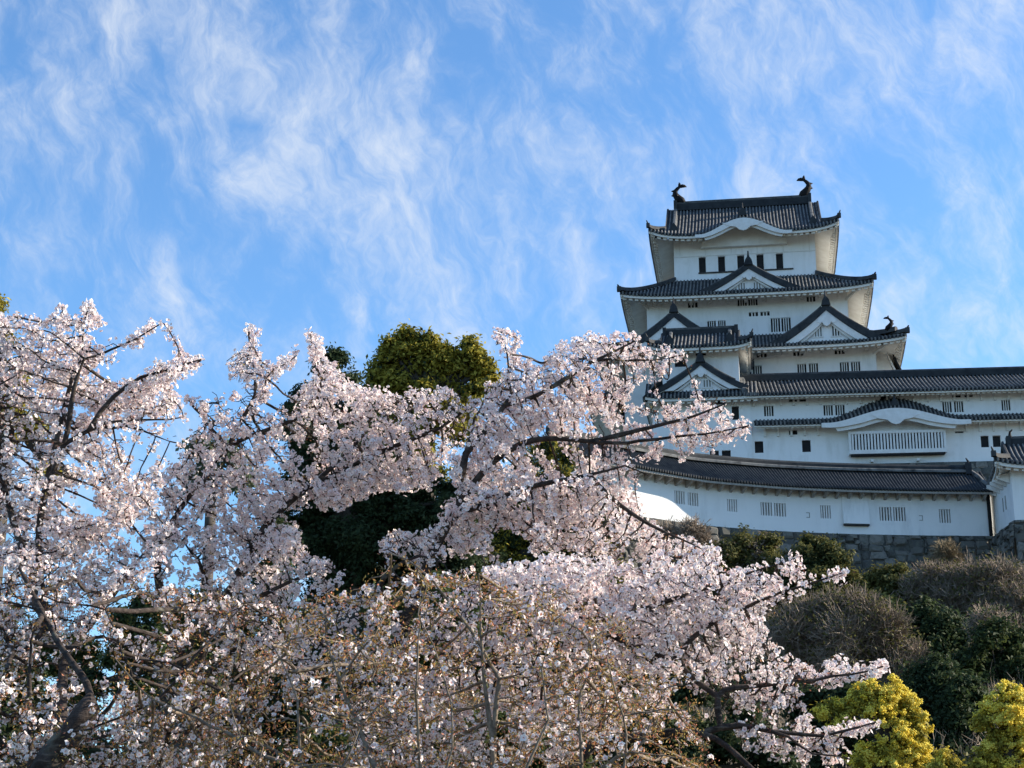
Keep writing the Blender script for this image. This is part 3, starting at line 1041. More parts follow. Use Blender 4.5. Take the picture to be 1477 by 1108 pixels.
# ------------------------------------------------------------------ gallery to the right of it
def build_gallery():
    # front wall turned a few degrees from the keep's
    rot = R(2.6)
    root = frame('gallery_building', 0, -14.2, 37.0, rot)
    tag(root, 'long two storey white gallery with slatted windows and a wavy gable over its bay', 'castle gallery')
    off = (0, 0, 37.0)
    x0, x1 = -0.6, 40.0
    mid, half = (x0 + x1) / 2, (x1 - x0) / 2
    # upper roof
    tile, soff, rid = MB(), MB(), MB()
    zr, ze = 45.75, 43.0
    Zs = lambda t, s: zr + (ze - zr) * (t + .14 * t * (1 - t))
    roof_side(tile, soff, (mid, 4.0), (1, 0), (0, -1), half, 0.0, 5.5, Zs, lambda s: 0.0, 4.0, rows=8, skipfas=True, fas=.15, td=.13, teeth=.42)
    roof_side(tile, None, (mid, 4.0), (-1, 0), (0, 1), half, 0.0, 5.5, Zs, lambda s: 0.0, 4.0, rows=8, skipfas=True)
    rid.box(x0, x1, 3.65, 4.35, zr - .1, zr + .42, .05)
    rid.tube([(x0, 4, zr + .48), (x1, 4, zr + .48)], [.2, .2], 8, .3)
    rid.sweep([(x0 + .1, -1.4, ze + .05), (x0 + .1, 1.2, Zs(.51, 0) + .05), (x0 + .1, 4, zr)], .5, .5, .8)
    r = tile.build('roof', M_TILE, root, off)
    soff.build('eave', M_SOFFIT, r)
    rid.build('ridge', M_TILE, r)
    # walls: pairs and singles of slatted windows above, square dark openings below
    wins = [(1.53, 41.40, .80, .92, 3), (6.53, 41.33, .78, .92, 3), (7.52, 41.33, .78, .92, 3), (16.45, 41.33, .76, .95, 3), (17.42, 41.33, .76, .95, 3), (21.32, 41.36, .72, .94, 3), (27.5, 41.36, .74, .94, 3),
            (11.35, 42.45, .75, .5, 0), (3.6, 42.62, .7, .22, 0), (4.5, 42.62, .7, .22, 0), (17.3, 42.62, .7, .22, 0), (18.3, 42.62, .7, .22, 0),
            (.58, 38.2, .72, 1.02, 0), (4.55, 38.18, .72, 1.04, 0), (19.34, 38.22, .66, 1.0, 0), (20.32, 38.22, .66, 1.0, 0), (3.5, 39.72, .7, .4, 0), (17.3, 39.5, .7, .16, 0)]
    m = MB()
    holes = [(x - w / 2, x + w / 2, z, z + h) for (x, z, w, h, b) in wins]
    wall_with_openings(m, x0 + .3, x1, 36.9, 43.6, 0.0, holes)
    m.add([(x0 + .3, 0, 36.9), (x0 + .3, 8, 36.9), (x0 + .3, 8, 43.6), (x0 + .3, 0, 43.6)], [(3, 2, 1, 0)])
    m.add([(x1, 0, 36.9), (x1, 8, 36.9), (x1, 8, 43.6), (x1, 0, 43.6)], [(0, 1, 2, 3)])
    m.build('wall', M_WALL, root, off)
    for w in wins:
        window(root, off, 0.0, *w)
    brackets(root, off, 0.0, [x0 + .9 + k * 1.12 for k in range(35)], 43.1, .85, .75, .085)
    # narrow skirt roof that swells over the bay
    sx0, sx1 = 0.2, x1
    smid, sh = (sx0 + sx1) / 2, (sx1 - sx0) / 2
    kc, khw, kH = 11.95, 5.5, 1.15
    t2, s2 = MB(), MB()
    zi, zo = 41.05, 40.42
    Zk = lambda t, s: zi + (zo - zi) * t + kH * bell((s + smid - kc) / khw) * (1 + .42 * (1 - t))
    roof_side(t2, s2, (smid, 0.0), (1, 0), (0, -1), sh, 0.0, 1.35, Zk, lambda s: 0.0, 0.0, rows=4, skipfas=True, soffit_rise=.35, fas=.13, td=.12, teeth=.42)
    r2 = t2.build('roof', M_TILE, root, off)
    s2.build('eave', M_SOFFIT, r2)
    karahafu(root, off, kc, khw, lambda s: Zk(1, s + kc - smid), -1.4, 38, board=.62)
    pk = MB()
    oni(pk, kc, -1.2, Zk(.9, kc - smid) + .2, .8)
    pk.build('peak_tile', M_TILE, root, off)
    xs = [1.1 + k * 1.12 for k in range(34)]
    brackets(root, off, 0.0, [x for x in xs if abs(x - kc) > 5.9], 40.45, .9, .75, .085)
    # projecting slatted bay
    b = MB()
    bx0, bx1, bz0, bz1 = 8.03, 16.05, 37.72, 39.55
    b.box(bx0, bx1, -.75, -.004, bz0, bz0 + .34)
    b.box(bx0, bx1, -.75, -.004, bz1 - .10, bz1 + .12)
    b.box(bx0, bx0 + .2, -.75, -.004, bz0 + .34, bz1 - .10)
    b.box(bx1 - .2, bx1, -.75, -.004, bz0 + .34, bz1 - .10)
    n = 29
    for k in range(n):
        xx = bx0 + .2 + (bx1 - bx0 - .4) * (k + .5) / n
        b.box(xx - .075, xx + .075, -.72, -.58, bz0 + .34, bz1 - .10)
    bo = b.build('slatted_bay', M_TRIM, root, off)
    d = MB()
    d.box(bx0 + .2, bx1 - .2, -.42, -.34, bz0 + .34, bz1 - .10)
    d.box(bx0 + .15, bx1 - .15, -.72, -.1, bz0 - .12, bz0 - .004)
    d.build('bay_interior', M_DARK, bo)
    for x in (9.9, 13.7):
        lg = MB()
        lg.box(x - .12, x + .12, -.45, -.004, bz0 - .62, bz0 - .40)
        lg.build('beam_end', M_TRIM, root, off)


# ------------------------------------------------------------------ stone base below the galleries
def stone_face(m, p0, p1, z0, z1, batter, rnd, hmin=.32, hmax=.75, lmin=.45, lmax=1.3, nrm=None):
    """courses of rough stones along a straight run p0->p1 (plan), leaning back by batter a metre"""
    p0, p1 = Vector(p0), Vector(p1)
    L = (p1 - p0).length
    d = (p1 - p0) / L
    n = Vector((d.y, -d.x))
    z = z0
    while z < z1 - .05:
        h = min(rnd.uniform(hmin, hmax), z1 - z)
        if z1 - z - h < .2:
            h = z1 - z
        x = -rnd.uniform(0, .3)
        while x < L:
            l = rnd.uniform(lmin, lmax) * (.7 + .5 * h)
            xa, xb = max(x, 0), min(x + l, L)
            if xb - xa > .06:
                g = .035
                tone = rnd.random() ** 1.4
                bul = rnd.uniform(.05, .22)
                hj = rnd.uniform(-.14, .1)
                hs = h * rnd.uniform(.85, 1.35)
                ring, inn = [], []
                for (fx, fz) in ((.0, .12), (.1, .0), (.9, .0), (1, .14), (1, .86), (.88, 1), (.12, 1), (0, .85)):
                    jx, jz = rnd.uniform(-.09, .09), rnd.uniform(-.15, .15)
                    xx = xa + g + (xb - xa - 2 * g) * fx
                    zz = z + hj + g + (hs - 2 * g) * fz
                    zz = min(max(zz + (jz if z + .1 < zz < z1 - .1 else 0), z0), z1)
                    b = batter * (z1 - zz)
                    q = p0 + d * (xx + jx) + n * b
                    ring.append((q.x, q.y, zz))
                    fx2, fz2 = .5 + (fx - .5) * .62, .5 + (fz - .5) * .58
                    xx = xa + g + (xb - xa - 2 * g) * fx2 + jx
                    zz = min(z + hj + g + (hs - 2 * g) * fz2 + jz * .6, z1 - .03)
                    q = p0 + d * xx + n * (batter * (z1 - zz) + bul)
                    inn.append((q.x, q.y, zz))
                k = 8
                m.add(ring + inn, [(i, (i + 1) % k, (i + 1) % k + k, i + k) for i in range(k)] + [tuple(range(k, 2 * k))], tone)
            x += l
        z += h
    # dark joints behind the stones
    c = []
    for zz in (z0, z1):
        for p in (p0, p1):
            q = p + n * (batter * (z1 - zz) - .05)
            c.append((q.x, q.y, zz))
    m.add(c, [(0, 1, 3, 2)], 0.0)


def build_stone_base():
    rnd = random.Random(5)
    root = frame('stone_base', 0, -14.2, 24.0, R(2.6))
    tag(root, 'weathered brown stone base showing between the gallery wall and the lower tiled roof', 'stone base')
    m = MB()
    stone_face(m, (-9, -.35), (41, -.35), 30.0, 36.95, .28, rnd, .5, .95, .6, 1.6)
    m.box(-9, 41, -.25, 20, 23.5, 36.94)
    m.build('stone_courses', M_STONE, root, (0, 0, 24.0))


# ------------------------------------------------------------------ curved corridor below
CORR = [(-13.2, -42.7), (-11.4, -40.8), (-10.0, -39.3), (-7.3, -36.6), (-4.0, -33.75), (-.9, -32.0), (2.0, -30.6), (5.9, -29.25), (9.72, -28.25), (13.6, -27.4), (17.5, -26.7)]


def catmull(P, n):
    P = [Vector(p) for p in P]
    out = []
    for i in range(len(P) - 1):
        a, b, c, d = P[max(i - 1, 0)], P[i], P[i + 1], P[min(i + 2, len(P) - 1)]
        for k in range(n):
            t = k / n
            out.append(.5 * ((2 * b) + (c - a) * t + (2 * a - 5 * b + 4 * c - d) * t * t + (3 * b - a - 3 * c + d) * t ** 3))
    out.append(P[-1])
    return out


class Path:
    def __init__(s, pts):
        s.p = pts
        s.l = [0.0]
        for a, b in zip(pts, pts[1:]):
            s.l.append(s.l[-1] + (b - a).length)
        s.len = s.l[-1]

    def at(s, x):
        import bisect
        i = min(max(bisect.bisect_right(s.l, x) - 1, 0), len(s.p) - 2)
        t = (x - s.l[i]) / max(1e-6, s.l[i + 1] - s.l[i])
        p = s.p[i].lerp(s.p[i + 1], t)
        j0, j1 = max(i - 3, 0), min(i + 4, len(s.p) - 1)
        d = (s.p[j1] - s.p[j0]).normalized()
        return p, Vector((d.y, -d.x))          # position, outward normal (towards the camera)


def build_corridor():
    path = Path(catmull(CORR, 10))
    L = path.len
    ou, ov = 2.0, -30.6
    off = (ou, ov, 28.0)
    root = frame('corridor_building', ou, ov, 28.0)
    tag(root, 'long low white corridor curving along the top of the stone wall, small slatted windows', 'castle corridor')

    def at(x, o, z):
        p, n = path.at(x)
        return (p.x + n.x * o, p.y + n.y * o, z)
    # where each window sits along the wall: (photo bearing as local u) -> length along
    def s_of_u(u):
        lo, hi = 0.0, L
        for _ in range(40):
            mid = (lo + hi) / 2
            if path.at(mid)[0].x < u:
                lo = mid
            else:
                hi = mid
        return lo
    W = []
    for u, wz, w, h in [(-5.36, 29.35, .92, .95), (-4.42, 29.35, .92, .95), (-1.63, 29.2, .8, .92), (.85, 29.1, .92, 1.0), (1.86, 29.1, .92, 1.0), (5.22, 29.1, .8, 1.0), (9.68, 29.05, .92, 1.05), (10.72, 29.05, .92, 1.05), (14.1, 28.95, .85, 1.05)]:
        W.append((s_of_u(u), wz, w, h))
    # wall sheet with recessed openings
    m = MB()
    cuts = sorted(set([0.0, L] + [c for (x, z, w, h) in W for c in (x - w / 2, x + w / 2)] + list(np.linspace(0, L, 60))))
    z0, z1 = 27.95, 31.5
    for a, b in zip(cuts, cuts[1:]):
        if b - a < 1e-4:
            continue
        mid = (a + b) / 2
        hole = next((q for q in W if q[0] - q[2] / 2 < mid < q[0] + q[2] / 2), None)
        spans = [(z0, z1)] if hole is None else [(z0, hole[1]), (hole[1] + hole[3], z1)]
        for (za, zb) in spans:
            m.add([at(a, 0, za), at(b, 0, za), at(b, 0, zb), at(a, 0, zb)], [(0, 1, 2, 3)])
    for (x, z, w, h) in W:
        a, b = x - w / 2, x + w / 2
        v = [at(a, 0, z), at(b, 0, z), at(b, 0, z + h), at(a, 0, z + h), at(a, -.25, z), at(b, -.25, z), at(b, -.25, z + h), at(a, -.25, z + h)]
        m.add(v, [(0, 4, 5, 1), (1, 5, 6, 2), (2, 6, 7, 3), (3, 7, 4, 0)])
    # back wall and ends so the corridor is a closed body
    bk = [[at(x, -3.2, z) for z in (z1, z0)] for x in np.linspace(0, L, 30)]
    m.grid(bk)
    for x in (0.0, L):
        m.add([at(x, 0, z0), at(x, -3.2, z0), at(x, -3.2, z1), at(x, -1.5, 33.2), at(x, 0, z1)], [(0, 1, 2, 3, 4)])
    # plinth band at the foot, a faint step in the plaster
    pl = [[at(x, .035, 28.52), at(x, .035, 27.95)] for x in np.linspace(L * .42, L, 40)]
    m.grid(pl)
    m.build('wall', M_WALL2, root, off)
    for (x, z, w, h) in W:
        p, n = path.at(x)
        d = Vector((-n.y, n.x))
        wb, lb = MB(), MB()

        def bx(mb, s0, s1, o0, o1, za, zb):
            c = []
            for zz in (za, zb):
                for s_, o_ in ((s0, o0), (s1, o0), (s1, o1), (s0, o1)):
                    c.append((p.x + d.x * s_ + n.x * o_, p.y + d.y * s_ + n.y * o_, zz))
            mb.add(c, [(0, 3, 2, 1), (4, 5, 6, 7), (0, 1, 5, 4), (1, 2, 6, 5), (2, 3, 7, 6), (3, 0, 4, 7)])
        bx(wb, -w / 2 - .02, w / 2 + .02, -.30, -.23, z - .02, z + h + .02)
        wo = wb.build('window', M_DARK, root, off)
        for k in range(4):
            s_ = -w / 2 + w * (k + .62) / 4.25
            bx(lb, s_ - .055, s_ + .055, -.17, -.03, z, z + h)
        lb.build('lattice', M_TRIM, wo)
    # stone-dropping box in the plaster
    sb = MB()
    xa, xb = s_of_u(6.45), s_of_u(8.4)
    sb.add([at(xa, .28, 28.72), at(xb, .28, 28.72), at(xb, .03, 31.0), at(xa, .03, 31.0), at(xa, -.05, 28.72), at(xb, -.05, 28.72), at(xb, -.05, 31.0), at(xa, -.05, 31.0)],
           [(0, 1, 2, 3), (4, 0, 3, 7), (1, 5, 6, 2), (4, 5, 1, 0)])
    so = sb.build('stone_drop_box', M_WALL2, root, off)
    sl = MB()
    sl.add([at(xa + .05, .32, 28.58), at(xb - .05, .32, 28.58), at(xb - .05, -.02, 28.58), at(xa + .05, -.02, 28.58), at(xa + .05, .32, 28.70), at(xb - .05, .32, 28.70), at(xb - .05, -.02, 28.70), at(xa + .05, -.02, 28.70)],
           [(0, 3, 2, 1), (4, 5, 6, 7), (0, 1, 5, 4), (1, 2, 6, 5), (2, 3, 7, 6), (3, 0, 4, 7)])
    sl.build('lid', M_WOOD, so)
    # small loopholes
    for u in (3.9, 12.3):
        lp = MB()
        x = s_of_u(u)
        for a, b, c, e in ((-.14, .14, .0, .05), (-.14, .14, .35, .4), (.09, .14, .05, .35)):
            lp.add([at(x + a, .015, 29.1 + c), at(x + b, .015, 29.1 + c), at(x + b, .015, 29.1 + e), at(x + a, .015, 29.1 + e)], [(0, 1, 2, 3)])
        lp.build('loophole', M_PANE, root, off)
    # roof
    tile, soff, rid = MB(), MB(), MB()
    zr, ze, oe, orr = 33.25, 31.2, 1.22, -1.5
    n = int(L / .24)
    for sgn in (1, -1):
        pts, tone = [], []
        for k in range(n):
            for ph, hh in PH:
                x = (k + ph) / n * L
                tn = 1.0 if hh > .05 else 0.0
                col = []
                for r in range(6):
                    t = r / 5
                    o = orr + sgn * (oe - orr) * t
                    col.append(at(x, o, zr + (ze - zr) * (t + .12 * t * (1 - t)) + hh * .7))
                o = orr + sgn * (oe - orr + (.05 if tn else -.03))
                col.append(at(x, o, ze + hh))
                col.append(at(x, o, ze - (.08 if tn else .04)))
                col.append(at(x, o - sgn * .15, ze - .12))
                pts.append(col)
                tone.append(tn * .22)
        tile.grid(pts, tone)
    fs, sf = [], []
    for x in np.linspace(0, L, 120):
        fs.append([at(x, oe - .12, ze - .08), at(x, oe - .12, ze - .26), at(x, oe - .28, ze - .26), at(x, -.02, ze - .26 + .42)])
    soff.grid(fs)
    r = tile.build('roof', M_TILE, root, off)
    soff.build('eave', M_BR, r)
    for o_, z_, w_, h_, tn in ((orr, zr - .1, .42, .62, .1),):
        rid.sweep([at(x, o_, z_) for x in np.linspace(0.2, L - 1.0, 60)], w_, h_, tn)
    rid.sweep([at(x, orr + .34, zr - .12) for x in np.linspace(0.2, L - 1.0, 60)], .2, .22, 1.0)
    e = at(L - 1.0, orr, zr + .3)
    rid.box(e[0] - .2, e[0] + .25, e[1] - .5, e[1] + .45, e[2] - .55, e[2] + .32, .1)
    rid.tube([(e[0], e[1], e[2] + .3), (e[0] + .08, e[1], e[2] + .55), (e[0] - .08, e[1], e[2] + .82)], [.13, .09, .04], 6, .1)
    rid.tube([(e[0], e[1], e[2] + .42), (e[0] + .32, e[1], e[2] + .5)], [.07, .03], 5, .1)
    rid.sweep([at(L - .9, orr + .1, zr), at(L - .45, orr + 1.0, zr - .75), at(L - .1, oe - .5, ze + .15)], .3, .28, .95)
    rid.build('ridge', M_TILE, r)
    # brackets under the eave: dark stub beams in a row
    nb = 38
    for k in range(nb):
        bk = MB()
        x = (k + .5) / nb * L
        v = []
        for s_, o_, zz in ((-.1, 0, 30.62), (.1, 0, 30.62), (.1, 0, 31.2), (-.1, 0, 31.2), (-.1, .72, 30.86), (.1, .72, 30.86), (.1, .95, 31.05), (-.1, .95, 31.05)):
            v.append(at(x + s_, o_, zz))
        bk.add(v, [(0, 1, 5, 4), (1, 2, 6, 5), (2, 3, 7, 6), (3, 0, 4, 7), (4, 5, 6, 7)])
        bk.build('eave_bracket', M_BR, root, off)
    dp = MB()
    a = at(L - .12, .16, 0)
    dp.tube([(a[0], a[1], 27.95), (a[0], a[1], 31.1)], [.13, .13], 10)
    dp.build('downpipe', M_BRONZE, root, off)
    return path


# ------------------------------------------------------------------ turret at the right edge
def build_turret():
    u0, v0 = 18.4, -32.5
    off = (0, 0, 28.0)
    root = frame('corner_turret', u0, v0, 28.0, R(-2))
    tag(root, 'white corner turret with its own gabled roof cut by the right edge of the photo', 'castle turret')
    m = MB()
    m.add([(-.8, 5.9, 27.9), (0, 0, 27.9), (0, 0, 31.9), (-.8, 5.9, 31.9)], [(0, 1, 2, 3)])
    holes = [(1.6, 2.5, 29.3, 30.2)]
    wall_with_openings(m, 0, 14, 27.9, 31.9, 0.0, holes)
    m.add([(14, 0, 27.9), (14, 8, 27.9), (14, 8, 31.9), (14, 0, 31.9)], [(0, 1, 2, 3)])
    m.add([(-.8, 5.9, 27.9), (-.8, 8, 27.9), (-.8, 8, 31.9), (-.8, 5.9, 31.9)], [(3, 2, 1, 0)])
    m.build('wall', M_WALL2, root, off)
    window(root, off, 0, 2.05, 29.3, .9, .9, 0)
    # slits in the left wall
    for y in (2.2, 3.0):
        sl = MB()
        x = -.8 * y / 5.9
        sl.box(x - .03, x + .05, y - .14, y + .14, 29.2, 30.2)
        sl.build('window', M_PANE, root, off)
    o, Z = hip_gable_roof(root, off, 6.8, 3.4, 8.0, 4.7, 6.3, 6.9, 34.4, 31.75, .5, (6.8, 3.4), ridge_h=.55, ridge_w=.5, drop=False, sides=('front', 'left', 'back'))
    # beam ends under the left eave
    for k in range(5):
        brk = MB()
        y = .6 + k * 1.05
        x = -.8 * y / 5.9
        brk.add([(x, y - .1, 30.75), (x, y + .1, 30.75), (x - .9, y + .1, 31.15), (x - .9, y - .1, 31.15), (x, y - .1, 31.5), (x, y + .1, 31.5), (x - .9, y + .1, 31.4), (x - .9, y - .1, 31.4)],
                [(0, 1, 2, 3), (0, 3, 7, 4), (1, 5, 6, 2), (2, 6, 7, 3)])
        brk.build('eave_bracket', M_TRIM, root, off)
    fs = MB()
    zz = Z(0, 0)
    fs.tube([(.62, 3.4, zz + .35), (.52, 3.4, zz + .65), (.56, 3.4, zz + .92), (.74, 3.4, zz + 1.1)], [.17, .12, .09, .04], 7)
    fs.build('ridge_ornament', M_BRONZE, o, off)


def build_stone_wall(path):
    """retaining wall under corridor and turret"""
    rnd = random.Random(9)
    root = frame('stone_wall', 2.0, -30.6, 23.0)
    tag(root, 'rough dark stone retaining wall below the white corridor, shrubs along its foot', 'stone wall')
    m = MB()
    # straight runs between samples of the curve
    S = np.linspace(0, path.len, 15)
    P = [path.at(s)[0] + path.at(s)[1] * .12 for s in S]
    for a, b in zip(P, P[1:]):
        stone_face(m, a, b, 19.0, 27.96, .22, rnd, .38, .85, .5, 1.35)
    stone_face(m, (17.55, -27.0), (18.33, -32.62), 19.0, 27.9, .1, rnd, .28, .62, .4, 1.0)
    c = math.cos(R(-2)), math.sin(R(-2))
    stone_face(m, (18.3, -32.62), (32.3, -33.1), 19.0, 27.9, .2, rnd, .3, .7, .5, 1.1)
    # flat top behind the face
    m.build('stone_courses', M_STONE, root, (2.0, -30.6, 23.0))
    t = MB()
    prev = None
    pts = []
    for s in S:
        p, n = path.at(s)
        pts.append([(p.x + n.x * .06, p.y + n.y * .06, 27.93), (p.x - n.x * 6, p.y - n.y * 6, 27.93)])
    t.grid(pts)
    t.build('wall_top', M_GROUND, root, (2.0, -30.6, 23.0))


build_keep()
build_small_keep()
build_gallery()
build_stone_base()
corr_path = build_corridor()
build_turret()
build_stone_wall(corr_path)
# ------------------------------------------------------------------ plants
def pix(px, py, dist):
    """point of the place seen at a photograph pixel, dist metres ahead"""
    d = pixray(px, py)
    k = dist / d[1]
    return np.array([d[0] * k, dist, CAMZ + d[2] * k])


def in_poly(P, x, y):
    n = len(P)
    c = np.zeros(len(x), bool)
    j = n - 1
    for i in range(n):
        xi, yi = P[i]
        xj, yj = P[j]
        with np.errstate(divide='ignore', invalid='ignore'):
            h = ((yi > y) != (yj > y)) & (x < (xj - xi) * (y - yi) / (yj - yi + 1e-12) + xi)
        c ^= h
        j = i
    return c


def unit(a):
    return a / np.maximum(np.linalg.norm(a, axis=-1, keepdims=True), 1e-9)


def volume_points(polys, per_m3, g):
    """random points through a crown: each poly = (outline, distance, half depth, density, holes)"""
    out = []
    for (P, D, hd, dens, holes) in polys:
        P = np.array(P, float)
        x0, y0 = P.min(0)
        x1, y1 = P.max(0)
        area = (x1 - x0) * (y1 - y0) * (D / FPX) ** 2
        n = int(area * 2 * hd * per_m3 * dens)
        x = g.uniform(x0, x1, n)
        y = g.uniform(y0, y1, n)
        ok = in_poly(P, x, y)
        for H in holes:
            ok &= ~in_poly(H, x, y)
        x, y = x[ok], y[ok]
        dd = D + hd * np.clip(g.normal(0, .5, len(x)), -1, 1)
        ry = (554 - y) / FPX
        rx = (x - 738.5) / FPX
        fy = math.cos(PITCH) - ry * math.sin(PITCH)
        fz = math.sin(PITCH) + ry * math.cos(PITCH)
        k = dd / fy
        out.append(np.stack([rx * k, dd, CAMZ + fz * k], -1))
    p = np.concatenate(out)
    # clumps and gaps
    f = np.sin(p[:, 0] * 5.3 + 1.1 * np.sin(p[:, 2] * 4.1)) + np.sin(p[:, 2] * 6.1 + 1.3 * np.sin(p[:, 1] * 3.7)) + np.sin(p[:, 1] * 4.9 + p[:, 0] * 2.2)
    return p[f > -.95 + g.normal(0, .35, len(p))]


def grow(limbs, attr, g, step=0.06, kill=0.085, infl=0.6, iters=70):
    """branches growing from given limbs towards the points of a crown"""
    pos, par, seed_r = [], [], []
    for li, (pts, r0, r1) in enumerate(limbs):
        pts = [np.array(p) for p in pts]
        if li == 0:
            prev = -1
        else:
            prev = int(np.argmin(((np.array(pos) - pts[0]) ** 2).sum(1)))
        cur = pts[0]
        seg = [np.linalg.norm(b - a) for a, b in zip(pts, pts[1:])]
        tot = sum(seg)
        done = 0
        if li == 0:
            pos.append(cur); par.append(-1); seed_r.append(r0)
            prev = 0
        bend = g.normal(0, .012, 3)
        wr = np.zeros(3)
        for a, b, l in zip(pts, pts[1:], seg):
            n = max(1, int(l / .09))
            for k in range(1, n + 1):
                q = a + (b - a) * k / n
                fr = (done + l * k / n) / tot
                wr = wr * .7 + g.normal(0, .007, 3)
                q = q + (wr + bend * math.sin(fr * 9)) * min(1.0, 4 * fr)
                pos.append(q); par.append(prev); seed_r.append(r0 + (r1 - r0) * fr)
                prev = len(pos) - 1
            done += l
    pos = np.array(pos); par = np.array(par)
    for _ in range(6):                       # ease the bends of the limbs
        nx = np.full(len(pos), -1)
        nx[par[1:]] = np.arange(1, len(pos))
        m = np.where((par >= 0) & (nx >= 0) & (np.array(seed_r) > .012))[0]
        q = pos.copy()
        q[m] = pos[m] * .5 + (pos[par[m]] + pos[nx[m]]) * .25
        pos = q
    A = attr.copy()

    def nearest(A, Q, base):
        bi = np.zeros(len(A), int); bd = np.full(len(A), 1e9)
        for s in range(0, len(Q), 400):
            d = ((A[:, None, :] - Q[None, s:s + 400, :]) ** 2).sum(-1)
            i = d.argmin(1); m = d[np.arange(len(A)), i]
            u = m < bd
            bd[u] = m[u]; bi[u] = i[u] + s + base
        return bi, bd
    ni, nd = nearest(A, pos, 0)
    for it in range(iters):
        keep = nd > kill * kill
        A, ni, nd = A[keep], ni[keep], nd[keep]
        if len(A) == 0:
            break
        lim = infl if it > 6 else infl * 3
        act = nd < lim * lim
        if not act.any():
            break
        dirs = np.zeros((len(pos), 3))
        np.add.at(dirs, ni[act], unit(A[act] - pos[ni[act]]))
        src = np.unique(ni[act])
        d = unit(dirs[src] + g.normal(0, .28, (len(src), 3)) + np.array([0, 0, .12]))
        new = pos[src] + d * step
        base = len(pos)
        pos = np.concatenate([pos, new]); par = np.concatenate([par, src])
        bi, bd = nearest(A, new, base)
        u = bd < nd
        ni[u] = bi[u]; nd[u] = bd[u]
    n = len(pos)
    # pipe model for the thickness
    r = np.zeros(n)
    tip = np.ones(n, bool)
    tip[par[par >= 0]] = False
    acc = np.where(tip, .0032 ** 2.35, 0.0)
    for i in range(n - 1, 0, -1):
        if par[i] >= 0:
            acc[par[i]] += acc[i]
    r = acc ** (1 / 2.35)
    ns = len(seed_r)
    r[:ns] = np.maximum(np.minimum(r[:ns], np.array(seed_r) * 1.1), np.array(seed_r))
    return pos, par, r, ns


def tubes_np(pos, par, r, sides=5, sel=None):
    """skin every branch segment; returns verts, quads"""
    idx = np.arange(len(pos)) if sel is None else sel
    idx = idx[par[idx] >= 0]
    allp = np.maximum(par, 0)
    din_all = unit(pos - pos[allp] + 1e-9)
    din_all[par < 0] = (0, 0, 1)
    # the thickest child carries the limb on; its joint is shared
    order = np.argsort(r)
    main = np.full(len(pos), -1)
    ch = order[par[order] >= 0]
    main[par[ch]] = ch
    nd = np.where((main >= 0)[:, None], unit(din_all + din_all[np.maximum(main, 0)]), din_all)
    a, b = pos[par[idx]], pos[idx]
    is_main = main[par[idx]] == idx
    din = din_all[idx]
    da = np.where(is_main[:, None], nd[par[idx]], din)
    db = nd[idx]
    wob = 1 + np.where(r > .02, .05, 0) * np.sin(np.arange(len(r)) * .83) * np.cos(np.arange(len(r)) * .31)
    rw = r * wob
    ra, rb = np.where(is_main, rw[par[idx]], np.minimum(rw[par[idx]] * .9, rw[idx] * 1.4 + .0005)), rw[idx]
    ref = np.array([[.21, .35, .1]])
    th = np.arange(sides) * 2 * math.pi / sides
    rings = []
    for c, d, rr in ((a, da, ra), (b, db, rb)):
        x = unit(np.cross(d, ref)); y = np.cross(d, x)
        rings.append(c[:, None] + rr[:, None, None] * (x[:, None] * np.cos(th)[None, :, None] + y[:, None] * np.sin(th)[None, :, None]))
    V = np.concatenate(rings, 1)            # (m, 2s, 3)
    m = len(V)
    k = np.arange(sides)
    q = np.stack([k, (k + 1) % sides, (k + 1) % sides + sides, k + sides], -1)
    F = (np.arange(m) * 2 * sides)[:, None, None] + q[None]
    return V.reshape(-1, 3), F.reshape(-1, 4)


def flowers_np(c, nrm, size, tint, g):
    """five cupped petals and a small dark eye for every blossom"""
    n = len(c)
    nrm = unit(nrm)
    ref = unit(g.normal(0, 1, (n, 3)))
    x = unit(np.cross(nrm, ref)); y = np.cross(nrm, x)
    cup = g.uniform(.12, .75, n)            # some blossoms wide open, some half shut
    V, CL = [], []
    for k in range(5):
        t = 2 * math.pi * k / 5 + g.normal(0, .08, n)
        rad = x * np.cos(t)[:, None] + y * np.sin(t)[:, None]
        tan = -x * np.sin(t)[:, None] + y * np.cos(t)[:, None]
        s = (size * g.uniform(.88, 1.1, n))[:, None]
        cp = cup[:, None]
        flat = np.sqrt(1 - np.clip(cp, 0, .95) ** 2)
        up = nrm * cp
        mid = (rad * flat + up) * .30 * s
        tip = (rad * flat + up * .85) * .52 * s
        q = [c + (rad * flat + up) * .05 * s, c + mid + tan * .235 * s + nrm * .035 * s, c + tip, c + mid - tan * .235 * s + nrm * .035 * s]
        V.append(np.stack(q, 1))
        tt = tint[:, None, :].repeat(4, 1).copy()
        tt[:, 0] *= np.array([.94, .74, .75])
        CL.append(tt)
    # stamens: a little raised dark square
    s = size[:, None]
    q = [c + (x * a + y * b) * .085 * s + nrm * .14 * s for a, b in ((1, 0), (0, 1), (-1, 0), (0, -1))]
    V.append(np.stack(q, 1))
    tt = np.tile(np.array([.52, .22, .17]), (n, 4, 1)) * g.uniform(.7, 1.2, (n, 1, 1))
    CL.append(tt)
    V = np.stack(V, 1).reshape(-1, 3)
    CL = np.stack(CL, 1).reshape(-1, 3)
    F = np.arange(len(V)).reshape(-1, 4)
    return V, F, CL


